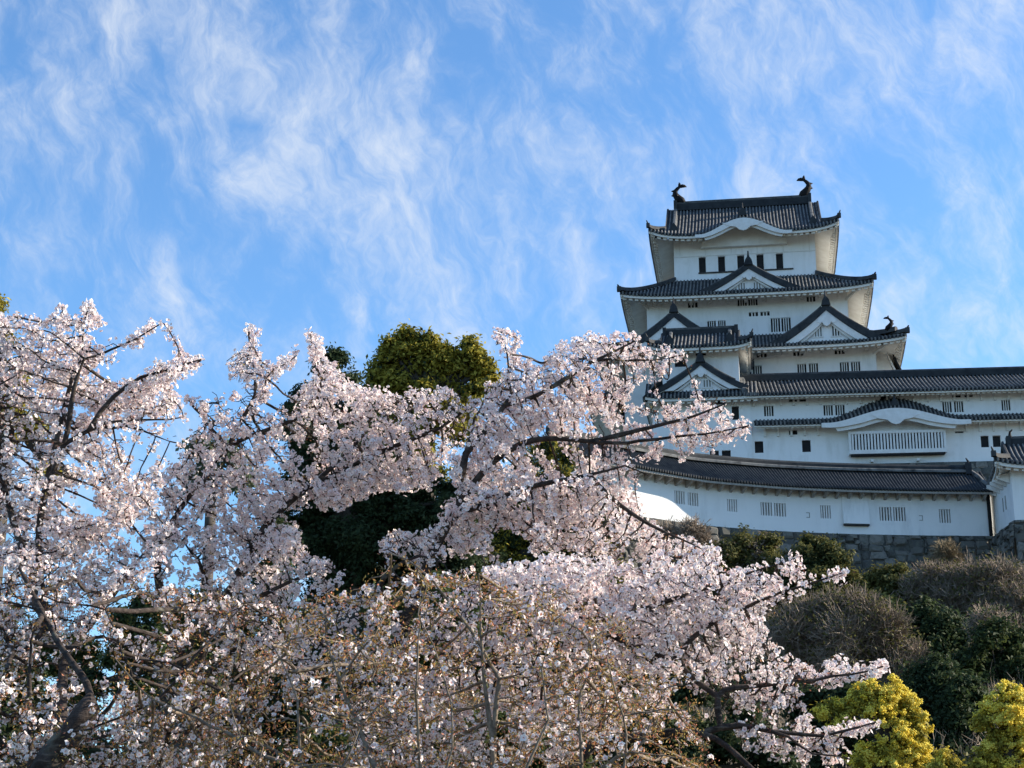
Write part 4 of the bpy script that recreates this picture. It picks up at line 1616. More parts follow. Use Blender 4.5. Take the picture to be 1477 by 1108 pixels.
def leaves_np(c, nrm, ls, tint, g, long=1.5, fold=.18):
    """pointed leaves folded along the midrib: two triangles as one bent quad"""
    n = len(c)
    nrm = unit(nrm)
    x = unit(np.cross(nrm, unit(g.normal(0, 1, (n, 3)))))
    y = np.cross(nrm, x)
    l = (ls * g.uniform(.7, 1.3, n))[:, None]
    V = np.stack([c - x * l * .5 * long, c + y * l * .36 + nrm * l * fold, c + x * l * .5 * long, c - y * l * .36 + nrm * l * fold], 1).reshape(-1, 3)
    return V, np.arange(len(V)).reshape(-1, 4), tint.repeat(4, 0)


def cherry(label, polys, limbs, seed, per_m3=260, bloom=1.0, leafy=0.0, bark=None, n_fl=(6, 11), step=.05, kill=.062, group='cherry trees in blossom', fsize=(.031, .042), pink=.2, fore=.35):
    g = np.random.default_rng(seed)
    L3 = [([pix(a, b, c - fore) for (a, b, c) in pts], r0, r1) for (pts, r0, r1) in limbs]
    base = L3[0][0][0].copy()
    base[2] = float(terrain(base[0], base[1])) - .1
    L3[0][0].insert(0, base)
    A = volume_points(polys, per_m3, g)
    pos, par, r, ns = grow(L3, A, g, step=step, kill=kill)
    root = empty('cherry_tree', tuple(base + np.array([0, 0, .1])))
    tag(root, label, 'cherry tree', group)
    off = np.array(root.location)
    r = np.where(r > .02, r * .72, r)
    thick = np.where(r > .012)[0]
    thin = np.where(r <= .012)[0]
    V1, F1 = tubes_np(pos, par, r, 8, thick)
    V2, F2 = tubes_np(pos, par, r, 4, thin)
    V = np.concatenate([V1, V2]); F = np.concatenate([F1, F2 + len(V1)])
    np_mesh('trunk', V - off, F, bark or M_BARK, root, smooth=True)
    # blossoms sit in tufts on the young wood
    young = np.where((r < .0085) & (np.arange(len(pos)) >= ns) | ((np.arange(len(pos)) < ns) & (r < .011) & (pos[:, 2] > CAMZ + .9)))[0]
    f = np.sin(pos[young, 0] * 2.9 + seed) + np.sin(pos[young, 2] * 3.7 + 2 * seed) + np.sin(pos[young, 1] * 3.1)
    pr = np.clip(bloom * (.60 + .2 * f), 0, 1)
    tufts = young[g.random(len(young)) < pr]
    cnt = g.integers(n_fl[0], n_fl[1] + 1, len(tufts))
    own = np.repeat(tufts, cnt)
    tuft_id = np.repeat(np.arange(len(tufts)), cnt)
    dirn = unit(g.normal(0, 1, (len(own), 3)) + np.array([0, 0, .15]))
    c = pos[own] + g.normal(0, .008, (len(own), 3)) + dirn * g.uniform(.014, .046, len(own))[:, None]
    size = g.uniform(fsize[0], fsize[1], len(own))
    hue = np.clip(g.normal(pink, .22, len(tufts))[tuft_id] + g.normal(0, .16, len(own)), 0, 1)[:, None]
    tint = (1 - hue) * np.array([.94, .92, .885]) + hue * np.array([.89, .765, .75])
    V, F, CL = flowers_np(c, dirn + g.normal(0, .5, dirn.shape), size, tint, g)
    np_mesh('crown', V - off, F, M_PETAL, root, col=CL)
    ncx = int(len(size) * .55)
    oc = own[g.integers(0, len(own), ncx)]
    c = pos[oc] + g.normal(0, .016, (ncx, 3))
    V, F, CL = leaves_np(c, g.normal(0, 1, (ncx, 3)), np.full(ncx, .0085), np.array([[.15, .055, .045]]) * g.uniform(.5, 1.6, (ncx, 1)) * np.array([1, 1, 1]), g, 2.4)
    V0, F0, C0 = V, F, CL
    # red-brown buds, bud scales and unfolding bronze leaves
    nb = int(len(tufts) * (.9 + 5 * leafy) + len(young) * leafy * 3.5)
    own = young[g.integers(0, len(young), nb)]
    c = pos[own] + g.normal(0, .022, (nb, 3))
    k = g.random(nb)[:, None]
    lt = np.where(k < .45, np.array([[.33, .185, .060]]), np.where(k < .78, np.array([[.27, .22, .075]]), np.array([[.48, .20, .12]]))) * g.uniform(.7, 1.5, (nb, 1))
    V, F, CL = leaves_np(c, g.normal(0, 1, (nb, 3)), np.full(nb, .0125), lt, g, 1.7)
    np_mesh('young_leaves', np.concatenate([V0, V]) - off, np.concatenate([F0, F + len(V0)]), M_LEAF, root, col=np.concatenate([C0, CL]))
    return len(own), len(size)


stats = []
W_GAP = [[(195, 605), (232, 602), (258, 640), (250, 662), (205, 655)], [(85, 705), (150, 700), (135, 748), (95, 752)]]
stats.append(cherry('tall cherry tree in white blossom rising at the left edge behind a thick dark trunk',
    [([(-40, 470), (0, 445), (40, 462), (70, 470), (80, 436), (95, 440), (100, 490), (118, 490), (122, 438), (134, 440), (130, 520), (150, 520), (120, 560), (200, 540), (268, 512), (295, 516), (290, 532), (250, 555), (265, 590), (225, 602), (185, 640), (200, 680), (235, 690), (200, 760), (120, 800), (-40, 830)], 12.2, 1.0, 1.0, W_GAP),
     ([(126, 520), (160, 492), (228, 455), (236, 470), (190, 500), (130, 528)], 12.0, .12, 2.2, []),
     ([(-40, 800), (160, 780), (240, 760), (250, 810), (150, 860), (120, 930), (-40, 1000)], 11.6, .6, .55, []),
     ([(184, 608), (263, 630), (262, 645), (190, 632)], 12.0, .1, 1.5, [])],
    [([(-20, 1330, 10.2), (25, 1180, 10.2), (66, 1112, 10.2), (104, 1064, 10.2), (132, 1034, 10.2), (150, 1012, 10.3)], .165, .10),
     ([(90, 1080, 10.2), (88, 1010, 10.9), (92, 960, 11.4), (70, 890, 11.8), (52, 800, 12), (66, 690, 12.1), (90, 600, 12.2), (110, 520, 12.2), (128, 445, 12.2)], .055, .006),
     ([(146, 1016, 10.3), (130, 985, 10.4), (105, 955, 10.5), (80, 922, 10.7), (62, 880, 11), (30, 820, 11.4)], .032, .012),
     ([(52, 800, 12), (60, 700, 12), (83, 667, 12), (108, 631, 12), (123, 609, 12), (155, 570, 12), (185, 550, 12), (240, 535, 12), (290, 522, 12)], .034, .005),
     ([(108, 640, 12), (100, 560, 11.9), (126, 519, 11.9), (180, 494, 12), (231, 465, 12)], .02, .004),
     ([(123, 609, 12), (200, 607, 12), (262, 602, 12)], .013, .004),
     ([(123, 612, 12), (184, 618, 12), (225, 628, 12), (263, 637, 12)], .012, .004),
     ([(70, 890, 11.8), (20, 780, 12.1), (5, 650, 12.3), (-5, 520, 12.4), (10, 460, 12.4)], .04, .006),
     ([(70, 890, 11.8), (30, 960, 11.4), (-20, 860, 11.4)], .03, .01),
     ([(95, 960, 11.7), (160, 860, 11.9), (220, 790, 12), (250, 770, 12)], .024, .006)], 3, per_m3=1000))
stats.append(cherry('cherry tree left of centre, its long shaded bough before the dark evergreen',
    [([(215, 690), (262, 660), (285, 600), (272, 580), (315, 560), (330, 590), (345, 560), (330, 535), (322, 520), (346, 505), (355, 468), (366, 470), (376, 505), (370, 540), (395, 525), (424, 508), (428, 524), (395, 550), (380, 590), (420, 590), (440, 548), (456, 560), (452, 500), (438, 484), (456, 480), (480, 520), (520, 560), (560, 560), (560, 590), (520, 600), (500, 640), (430, 640), (370, 660), (340, 720), (300, 750), (230, 740)], 13.6, .9, 1.0, []),
     ([(360, 655), (440, 630), (520, 600), (600, 560), (690, 570), (700, 600), (650, 660), (620, 705), (540, 712), (490, 735), (430, 730), (380, 755), (340, 770)], 13.4, .7, 1.35, []),
     ([(200, 760), (330, 745), (375, 765), (430, 755), (445, 800), (480, 815), (500, 845), (445, 870), (435, 960), (395, 975), (330, 960), (290, 900), (220, 860)], 13.0, .7, .95, [[(160, 862), (222, 862), (215, 915), (165, 910)]])],
    [([(330, 1260, 13.4), (290, 1060, 13.4), (272, 985, 13.4), (252, 917, 13.4), (243, 872, 13.4), (222, 850, 13.4)], .085, .05),
     ([(222, 850, 13.4), (230, 780, 13.5), (262, 720, 13.6), (325, 642, 13.6), (285, 592, 13.6), (275, 582, 13.6)], .04, .005),
     ([(325, 642, 13.6), (368, 573, 13.6), (362, 500, 13.6), (357, 472, 13.6)], .018, .004),
     ([(368, 573, 13.6), (400, 535, 13.5), (427, 513, 13.5)], .010, .004),
     ([(325, 642, 13.6), (440, 600, 13.5), (460, 540, 13.5), (448, 484, 13.5)], .018, .004),
     ([(272, 985, 13.4), (310, 900, 13.3), (370, 770, 13.3), (430, 715, 13.4), (520, 665, 13.4), (620, 625, 13.4), (690, 580, 13.4)], .05, .007),
     ([(440, 710, 13.4), (520, 640, 13.5), (560, 575, 13.5)], .02, .005),
     ([(310, 900, 13.3), (390, 850, 13), (470, 820, 12.8), (495, 838, 12.8)], .024, .005),
     ([(272, 985, 13.4), (330, 960, 13.1), (345, 920, 13)], .045, .03),
     ([(310, 900, 13.3), (300, 820, 13.2), (250, 770, 13.2)], .024, .005)], 5, per_m3=1000, pink=.2))
stats.append(cherry('central cherry tree reaching pale blossoming boughs out in front of the castle',
    [([(640, 665), (690, 600), (705, 555), (735, 548), (728, 510), (712, 480), (732, 472), (742, 520), (770, 530), (815, 497), (870, 478), (922, 478), (938, 502), (985, 506), (976, 524), (940, 545), (915, 560), (880, 600), (830, 610), (780, 620), (740, 650), (700, 700), (660, 720)], 12.6, .8, 1.15, []),
     ([(880, 590), (960, 580), (1040, 572), (1046, 590), (990, 600), (1080, 606), (1084, 620), (1068, 636), (1030, 648), (960, 650), (940, 690), (926, 668), (880, 640), (800, 640), (800, 610)], 12.2, .4, 1.35, []),
     ([(640, 735), (700, 700), (760, 660), (860, 650), (890, 700), (915, 740), (940, 760), (1020, 785), (1016, 815), (900, 820), (800, 800), (700, 800), (600, 810), (540, 800), (560, 770), (620, 760)], 12.4, .9, .8, [[(760, 640), (835, 640), (835, 690), (770, 690)], [(700, 770), (760, 760), (770, 800), (710, 800)]]),
     ([(425, 870), (520, 850), (700, 820), (860, 890), (960, 960), (1000, 1040), (820, 1110), (500, 1110), (400, 1000)], 12.0, .6, .62, [])],
    [([(560, 1260, 12.8), (575, 1050, 12.8), (590, 900, 12.8), (622, 785, 12.7), (655, 748, 12.7), (664, 690, 12.6), (669, 646, 12.6), (705, 610, 12.6), (741, 584, 12.6), (791, 552, 12.5), (860, 515, 12.5), (920, 488, 12.5)], .12, .006),
     ([(655, 748, 12.7), (687, 680, 12.5), (712, 657, 12.5), (752, 635, 12.4), (790, 628, 12.4), (850, 640, 12.3), (930, 618, 12.3), (1000, 594, 12.2), (1042, 580, 12.2)], .045, .005),
     ([(850, 640, 12.3), (960, 632, 12.2), (1040, 622, 12.2), (1080, 613, 12.2)], .014, .004),
     ([(664, 735, 12.7), (705, 729, 12.4), (726, 711, 12.3), (763, 698, 12.2), (850, 690, 12.2), (905, 740, 12.1), (940, 760, 12.1), (1015, 795, 12.1)], .034, .005),
     ([(741, 584, 12.6), (730, 530, 12.6), (720, 478, 12.6)], .012, .004),
     ([(860, 515, 12.5), (940, 520, 12.4), (983, 510, 12.4)], .010, .004),
     ([(669, 646, 12.6), (690, 590, 12.8), (700, 555, 12.8)], .014, .005),
     ([(590, 900, 12.8), (640, 950, 12.3), (740, 960, 12.1), (860, 990, 12.0), (930, 1040, 12.0)], .03, .008),
     ([(590, 900, 12.8), (540, 980, 12.3), (480, 1020, 12.1)], .025, .008),
     ([(590, 900, 12.8), (525, 850, 12.6), (560, 818, 12.5), (605, 800, 12.4)], .035, .008),
     ([(850, 690, 12.2), (900, 670, 12.1), (936, 685, 12.1)], .010, .004)], 8, per_m3=1000))
stats.append(cherry('low spreading cherry tree thick with pink white blossom, its tips pointing at the yellow bushes',
    [([(700, 830), (800, 800), (900, 805), (1005, 800), (1030, 780), (1035, 800), (1045, 828), (1090, 812), (1120, 845), (1108, 900), (1120, 940), (1160, 958), (1170, 1000), (1120, 1030), (1000, 1020), (880, 960), (760, 900)], 11.2, .9, 1.25, []),
     ([(1060, 835), (1140, 800), (1150, 812), (1090, 850)], 11.0, .12, 1.2, []),
     ([(1080, 860), (1150, 840), (1212, 824), (1221, 836), (1150, 866), (1110, 890)], 10.9, .14, 1.2, []),
     ([(1120, 940), (1150, 955), (1225, 948), (1272, 958), (1276, 968), (1210, 992), (1140, 1005)], 10.8, .25, 2.0, []),
     ([(1000, 1000), (1160, 1000), (1172, 1045), (1262, 1036), (1270, 1048), (1210, 1076), (1232, 1092), (1205, 1112), (1120, 1096), (1040, 1070)], 10.7, .4, 1.3, [])],
    [([(690, 1290, 11.0), (770, 1140, 11.0), (830, 1096, 11.0), (880, 1076, 11.0), (940, 1060, 10.9), (1000, 1054, 10.8), (1045, 1030, 10.8)], .085, .03),
     ([(1045, 1030, 10.8), (1005, 985, 10.8), (960, 955, 11), (900, 930, 11.2), (820, 880, 11.3), (740, 845, 11.4)], .028, .006),
     ([(1045, 1030, 10.8), (1110, 1055, 10.7), (1190, 1066, 10.7), (1262, 1044, 10.7)], .02, .004),
     ([(1020, 1045, 10.8), (1060, 1085, 10.6), (1100, 1130, 10.5)], .02, .015),
     ([(1005, 985, 10.8), (1080, 990, 10.8), (1160, 985, 10.8), (1225, 972, 10.8), (1273, 963, 10.8)], .018, .004),
     ([(880, 1076, 11.0), (872, 1000, 11.1), (864, 900, 11.2), (862, 850, 11.2), (840, 810, 11.2)], .026, .006),
     ([(864, 905, 11.2), (930, 880, 11.1), (1000, 855, 11), (1060, 838, 11), (1146, 806, 11)], .018, .004),
     ([(960, 955, 11), (1010, 905, 11), (1100, 868, 10.9), (1160, 850, 10.9), (1217, 830, 10.9)], .018, .004),
     ([(1110, 1055, 10.7), (1180, 1085, 10.6), (1228, 1098, 10.6)], .010, .004)], 13, per_m3=1000, pink=.2, fsize=(.031, .040)))
stats.append(cherry('thin twiggy cherry tree at the bottom, mostly bronze young leaves and bare stems',
    [([(300, 1010), (400, 960), (500, 930), (620, 940), (720, 930), (820, 950), (900, 970), (970, 1010), (1020, 1050), (1040, 1130), (250, 1130)], 9.6, .8, .66, []),
     ([(330, 970), (400, 890), (480, 850), (600, 815), (700, 830), (800, 850), (900, 890), (980, 970), (1020, 1040), (900, 990), (700, 950), (500, 950)], 9.6, .9, .2, []),
     ([(180, 1010), (300, 960), (330, 1130), (140, 1130)], 9.8, .5, .5, [])],
    [([(690, 1560, 9.6), (700, 1300, 9.6), (712, 1110, 9.6), (704, 1040, 9.6), (698, 950, 9.6), (692, 830, 9.6)], .045, .004),
     ([(700, 1300, 9.6), (540, 1120, 9.5), (510, 1040, 9.5), (490, 980, 9.5), (472, 920, 9.5), (470, 850, 9.5)], .022, .004),
     ([(708, 1060, 9.6), (722, 980, 9.6), (690, 925, 9.6), (653, 875, 9.6), (626, 837, 9.6), (567, 801, 9.7)], .014, .004),
     ([(700, 1300, 9.6), (850, 1130, 9.5), (832, 1020, 9.5), (850, 930, 9.6)], .02, .004),
     ([(700, 1300, 9.6), (600, 1110, 9.4), (597, 1000, 9.3), (600, 900, 9.3)], .016, .004),
     ([(540, 1120, 9.5), (440, 1110, 9.6), (430, 1010, 9.7), (395, 930, 9.8)], .014, .004),
     ([(540, 1120, 9.5), (380, 1090, 9.6), (300, 1050, 9.7), (200, 985, 9.8), (165, 950, 9.8)], .014, .004),
     ([(850, 1130, 9.5), (930, 1060, 9.4), (960, 1000, 9.4)], .012, .004),
     ([(490, 980, 9.5), (540, 920, 9.4), (560, 880, 9.4)], .008, .003),
     ([(700, 1300, 9.6), (900, 1140, 9.2), (905, 1060, 9.2), (890, 980, 9.2), (870, 920, 9.2)], .012, .003),
     ([(700, 1300, 9.6), (640, 1110, 9.1), (655, 1040, 9.1), (640, 960, 9.1), (610, 900, 9.1)], .011, .003),
     ([(700, 1300, 9.6), (760, 1110, 9.1), (790, 1040, 9.1), (780, 960, 9.1), (800, 890, 9.1)], .011, .003),
     ([(540, 1120, 9.5), (500, 1100, 9.1), (520, 1050, 9.1), (560, 1010, 9.1)], .008, .003),
     ([(440, 1110, 9.6), (350, 1060, 9.3), (330, 990, 9.3), (350, 920, 9.3)], .009, .003)], 21, per_m3=1300, bloom=.36, leafy=1.35, bark=M_TWIG, n_fl=(1, 4), pink=.2))
stats.append(cherry('shaded cherry tree low in the left corner, half bare twigs over the dark trunk',
    [([(-40, 840), (120, 800), (260, 850), (420, 860), (430, 1000), (330, 1100), (300, 1130), (-40, 1130)], 11.3, .6, .8, [[(160, 862), (222, 862), (225, 915), (165, 920)]]),
     ([(-40, 900), (60, 930), (200, 990), (320, 1010), (340, 1130), (-40, 1130)], 9.6, .25, .36, [])],
    [([(150, 1500, 10.6), (140, 1250, 10.6), (45, 1120, 10.6), (46, 1000, 10.6), (50, 900, 10.6)], .05, .008),
     ([(140, 1250, 10.6), (250, 1080, 10.4), (330, 1010, 10.4), (250, 950, 10.4), (170, 945, 10.4)], .022, .004),
     ([(330, 1010, 10.4), (370, 1080, 10.3), (395, 1120, 10.3)], .016, .008),
     ([(45, 1120, 10.6), (120, 1060, 10.5), (190, 980, 10.4), (150, 880, 10.5), (60, 860, 10.5)], .016, .004),
     ([(45, 1120, 10.6), (-20, 1040, 10.6), (10, 960, 10.6)], .014, .004),
     ([(250, 1080, 10.4), (230, 1010, 10.2), (300, 930, 10.2), (360, 870, 10.3)], .012, .004)], 34, per_m3=1000, bloom=.62, leafy=1.0, n_fl=(3, 7), pink=.2))
print('CHERRY', stats)


# ------------------------------------------------------------------ evergreens, shrubs, mimosa
KINDS = {
    'camphor': ((.10, .105, .020), (.46, .38, .06)),
    'dark': ((.020, .036, .018), (.060, .085, .036)),
    'olive': ((.060, .070, .024), (.165, .155, .050)),
    'green': ((.034, .056, .020), (.105, .130, .042)),
    'pale': ((.09, .12, .07), (.18, .21, .13)),
    'bare': ((.15, .12, .095), (.36, .29, .225)),
    'drygrass': ((.17, .13, .08), (.30, .24, .15)),
    'mimosa': ((.84, .66, .05), (.96, .86, .22)),
}


def crown_tree(name, label, cat, kind, blobs, dist, leaf, seed, dens=1.0, group=None, depth=1.0, trunk=True, drop=None, kind2=None, share2=0.0):
    """blobs: (px, py, radius px) lobes of the crown as they stand at that distance"""
    g = np.random.default_rng(seed)
    B = []
    for (px, py, rp) in blobs:
        d = dist + g.uniform(-1, 1) * rp * dist / FPX * .9 * depth
        B.append((pix(px, py, d), rp * d / FPX))
    cen = np.mean([b[0] for b in B], 0)
    gz = float(terrain(cen[0], cen[1]))
    root = empty(name, (cen[0], cen[1], gz))
    tag(root, label, cat, group)
    off = np.array([cen[0], cen[1], gz])
    lo, hi = [np.array(c) for c in KINDS[kind]]
    VV, FF, CC = [], [], []
    o = 0
    for (c, rad) in B:
        # small tufts on the lobe, leaves in the tufts
        nt = int(np.clip(95 * dens * (rad / (leaf * 6)) ** 2.0, 14, 1300))
        ns = 13
        sl = c + unit(g.normal(0, 1, (ns, 3)) + np.array([.05, -.1, .3])) * rad * g.uniform(.35, 1.0, (ns, 1))
        sr = rad * g.uniform(.16, .42, ns)
        pick = g.integers(0, ns, nt)
        td = unit(g.normal(0, 1, (nt, 3)))
        tr = sr[pick] * (g.random(nt) ** .45) * g.uniform(.8, 1.3, nt)
        tr *= np.where(g.random(nt) < .14, g.uniform(1.2, 2.3, nt), 1.0)
        tc = sl[pick] + td * tr[:, None] * np.array([1, 1 * depth, 1.05])
        deep = g.random(nt) < .16
        tc[deep] = c + (tc[deep] - c) * .55
        shade = np.clip(g.random(nt) * .6 + .4 * g.random(ns)[pick], 0, 1)
        nl = 30
        own = np.repeat(np.arange(nt), nl)
        n = len(own)
        p = tc[own] + g.normal(0, 1, (n, 3)) * np.array([1, 1, .72]) * leaf * 1.35
        k = np.clip(shade[own] * .7 + g.random(n) * .45, 0, 1)[:, None]
        tint = lo * (1 - k) + hi * k
        if kind2:
            l2, h2 = [np.array(q) for q in KINDS[kind2]]
            m = (shade[own] < share2)[:, None]
            tint = np.where(m, l2 * (1 - k) + h2 * k, tint)
        V, F, CL = leaves_np(p, unit(p - c) * .6 + np.array([0, 0, .5]) + g.normal(0, .6, (n, 3)), np.full(n, leaf), tint, g, 1.6)
        VV.append(V); FF.append(F + o); CC.append(CL); o += len(V)
    np_mesh('crown', np.concatenate(VV) - off, np.concatenate(FF), M_LEAF, root, col=np.concatenate(CC))
    if trunk:
        m = MB()
        hub = np.array([cen[0], cen[1], max(gz + .5, cen[2] - max(b[1] for b in B) * .8)])
        rt = max(.08, .05 * (cen[2] - gz))
        rt = min(rt, .45)
        m.tube([(cen[0], cen[1], gz - .3), tuple((np.array([cen[0], cen[1], gz]) + hub) / 2 + g.normal(0, .1, 3)), tuple(hub)], [rt, rt * .8, rt * .62], 9)
        for (c, rad) in B:
            mid = (hub + c) / 2 + np.array([0, 0, -.15 * rad])
            m.tube([tuple(hub), tuple(mid), tuple(c)], [rt * .45, rt * .28, rt * .08], 6)
        m.build('trunk', M_TRUNK, root, tuple(off), smooth=True)
    return root


def twig_shrub(name, label, cat, kind, blobs, dist, seed, length=.8, thick=.012, dens=1.0, group=None, leafmix=None):
    """leafless shrub: a haze of fine forking twigs on a few stems"""
    g = np.random.default_rng(seed)
    B = [(pix(px, py, dist + g.uniform(-.6, .6) * rp * dist / FPX), rp * dist / FPX) for (px, py, rp) in blobs]
    cen = np.mean([b[0] for b in B], 0)
    gz = float(terrain(cen[0], cen[1]))
    root = empty(name, (cen[0], cen[1], gz))
    tag(root, label, cat, group)
    off = np.array([cen[0], cen[1], gz])
    lo, hi = [np.array(c) for c in KINDS[kind]]
    P0, P1, T = [], [], []
    for (c, rad) in B:
        n = int(900 * dens * (rad / 2.0) ** 1.7) + 60
        ns = 8
        sl = c + unit(g.normal(0, 1, (ns, 3)) + np.array([0, -.1, .3])) * rad * g.uniform(.3, .95, (ns, 1))
        sr = rad * g.uniform(.3, .7, (ns, 1))
        pick = g.integers(0, ns, n)
        d = unit(g.normal(0, 1, (n, 3)) + np.array([0, -.1, .35]))
        a = sl[pick] + d * sr[pick] * (g.random((n, 1)) ** .5) * .92
        e = unit(d + g.normal(0, .55, (n, 3)) + np.array([0, 0, .3]))
        b = a + e * length * g.uniform(.4, 1.2, (n, 1))
        P0.append(a); P1.append(b)
        k = np.clip(g.random((n, 1)) * .6 + .4 * g.random(), 0, 1)
        T.append(lo * (1 - k) + hi * k)
        # two side twigs each
        for _ in range(2):
            f = g.uniform(.2, .8, (n, 1))
            s = a + (b - a) * f
            e2 = unit(e + g.normal(0, .7, (n, 3)))
            P0.append(s); P1.append(s + e2 * length * g.uniform(.25, .6, (n, 1)))
            T.append(T[-1] * g.uniform(.85, 1.2, (n, 1)))
    a, b, t = np.concatenate(P0), np.concatenate(P1), np.concatenate(T)
    d = unit(b - a)
    x = unit(np.cross(d, np.array([0.3, .2, 1.0])))
    y = np.cross(d, x)
    th = thick * g.uniform(.6, 1.4, (len(a), 1))
    ring = [x * th, (-.5 * x + .87 * y) * th, (-.5 * x - .87 * y) * th]
    V = np.stack([a + q for q in ring] + [b + q * .4 for q in ring], 1)
    q = np.array([[0, 1, 4, 3], [1, 2, 5, 4], [2, 0, 3, 5]])
    F = ((np.arange(len(a)) * 6)[:, None, None] + q[None]).reshape(-1, 4)
    np_mesh('crown', V.reshape(-1, 3) - off, F, M_DRY, root, col=t.repeat(6, 0))
    m = MB()
    for (c, rad) in B:
        m.tube([tuple(off + np.array([0, 0, -.2])), tuple((off + c) / 2 + g.normal(0, .15, 3)), tuple(c)], [.09, .06, .025], 6)
    m.build('trunk', M_TRUNK, root, tuple(off), smooth=True)
    if leafmix:
        l2, h2 = [np.array(cc) for cc in KINDS[leafmix]]
        n = int(len(a) * .35)
        i = g.integers(0, len(a), n)
        k = g.random((n, 1))
        Vl, Fl, Cl = leaves_np(b[i] + g.normal(0, .1, (n, 3)), g.normal(0, 1, (n, 3)) + np.array([0, 0, .5]), np.full(n, .13), l2 * (1 - k) + h2 * k, g, 1.5)
        np_mesh('leaves', Vl - off, Fl, M_LEAF, root, col=Cl)
    return root


crown_tree('evergreen_tree', 'tall olive green evergreen tree behind the blossoms, sunlit on its right side', 'tree', 'camphor',
           [(577, 492, 10), (590, 484, 8), (562, 500, 8), (557, 512, 6), (600, 498, 12), (585, 510, 14), (615, 488, 9), (624, 500, 9), (612, 515, 15), (640, 508, 9), (650, 515, 9), (575, 528, 12), (565, 520, 7), (634, 528, 16), (655, 535, 14), (602, 538, 18),
            (676, 498, 6), (684, 508, 8), (674, 518, 9), (692, 520, 10), (702, 532, 8), (708, 546, 7), (684, 540, 14), (700, 556, 9), (548, 528, 9), (542, 540, 7), (556, 548, 14), (538, 556, 8), (574, 560, 22), (612, 572, 26), (650, 566, 20), (680, 570, 14), (550, 590, 26), (590, 610, 34), (640, 610, 34), (530, 640, 40), (600, 660, 50), (670, 620, 26)], 62, .13, 41, dens=1.15, kind2='dark', share2=.22)
crown_tree('evergreen_tree', 'dark evergreen tree behind the long blossoming bough, left of the olive one', 'tree', 'dark',
           [(484, 520, 15), (470, 540, 20), (500, 555, 18), (440, 570, 16), (424, 590, 13), (455, 590, 30), (520, 590, 26), (480, 620, 44), (430, 640, 34), (520, 660, 50), (455, 690, 50), (500, 740, 60), (560, 730, 60), (430, 770, 46), (610, 770, 60), (530, 790, 50), (470, 800, 40), (660, 720, 50), (650, 810, 50), (580, 850, 60), (500, 860, 50)], 57, 0.105, 42, dens=1.2)
crown_tree('evergreen_tree', 'yellowish evergreen glimpsed through the blossom below the castle tower', 'tree', 'camphor',
           [(790, 655, 20), (815, 662, 16), (800, 690, 26), (760, 690, 24), (830, 700, 18), (775, 735, 34), (830, 745, 36), (880, 770, 26), (740, 770, 34), (700, 760, 30), (790, 790, 40), (870, 800, 40), (720, 830, 46), (800, 840, 46), (690, 800, 40), (880, 850, 40)], 66, 0.099, 43, kind2='dark', share2=.55)
crown_tree('evergreen_tree', 'olive tree top peeping out above the blossom at the far left edge', 'tree', 'camphor',
           [(-4, 440, 12), (-24, 455, 22), (-10, 490, 26), (18, 540, 22), (20, 590, 20), (-20, 560, 34), (50, 620, 18), (80, 690, 20), (-10, 640, 34)], 44, 0.081, 44)
crown_tree('evergreen_tree', 'hazy pale green tree low between the two left cherry trees', 'tree', 'pale',
           [(285, 645, 12), (305, 652, 16), (330, 655, 18), (300, 680, 22), (345, 690, 24), (280, 700, 16)], 90, .22, 45, dens=.7)
crown_tree('evergreen_tree', 'dark green tree seen through the gap beside the second dark trunk', 'tree', 'green',
           [(175, 900, 24), (205, 880, 20), (215, 925, 30), (170, 950, 30), (250, 960, 34), (400, 770, 24), (390, 800, 26), (120, 990, 34), (290, 1000, 40), (200, 1020, 40)], 40, 0.074, 46, kind2='dark', share2=.5)
for i, (bl, d, lab, kd) in enumerate([
        ([(0, 900, 30), (60, 930, 34), (110, 960, 40), (20, 960, 40)], 66, 'dim green background tree behind the corner blossoms at the left edge', 'green'),
        ([(250, 900, 30), (300, 880, 34), (330, 930, 40), (270, 960, 44), (200, 950, 40)], 64, 'dim green background tree between the two left cherry trunks', 'green'),
        ([(30, 1000, 40), (-30, 960, 40), (80, 1040, 50), (-10, 1060, 60)], 48, 'dark background tree low behind the thick leaning trunk', 'dark'),
        ([(390, 850, 40), (340, 900, 40), (360, 960, 36), (420, 920, 40), (470, 960, 50), (400, 1020, 60), (330, 1040, 50)], 52, 'dark background tree behind the lower left boughs', 'dark'),
        ([(560, 900, 46), (640, 880, 44), (600, 960, 60), (690, 950, 60), (520, 980, 50)], 50, 'dark green background tree behind the bronze twigs', 'green'),
        ([(780, 900, 50), (850, 880, 46), (830, 960, 60), (910, 960, 60), (760, 980, 60)], 54, 'dark background tree behind the low spreading cherry', 'dark'),
        ([(990, 1000, 50), (1060, 1060, 50), (960, 1070, 60), (1110, 1090, 40), (880, 1080, 60)], 50, 'dark evergreen under the lowest blossom tips at the bottom', 'dark'),
        ([(600, 1080, 60), (700, 1070, 60), (480, 1090, 60), (780, 1100, 60)], 46, 'dark undergrowth bush behind the bottom twigs', 'green')]):
    crown_tree('background_tree', lab, 'tree', kd, bl, d, .11, 60 + i, dens=.8, group='dark trees behind the cherries')

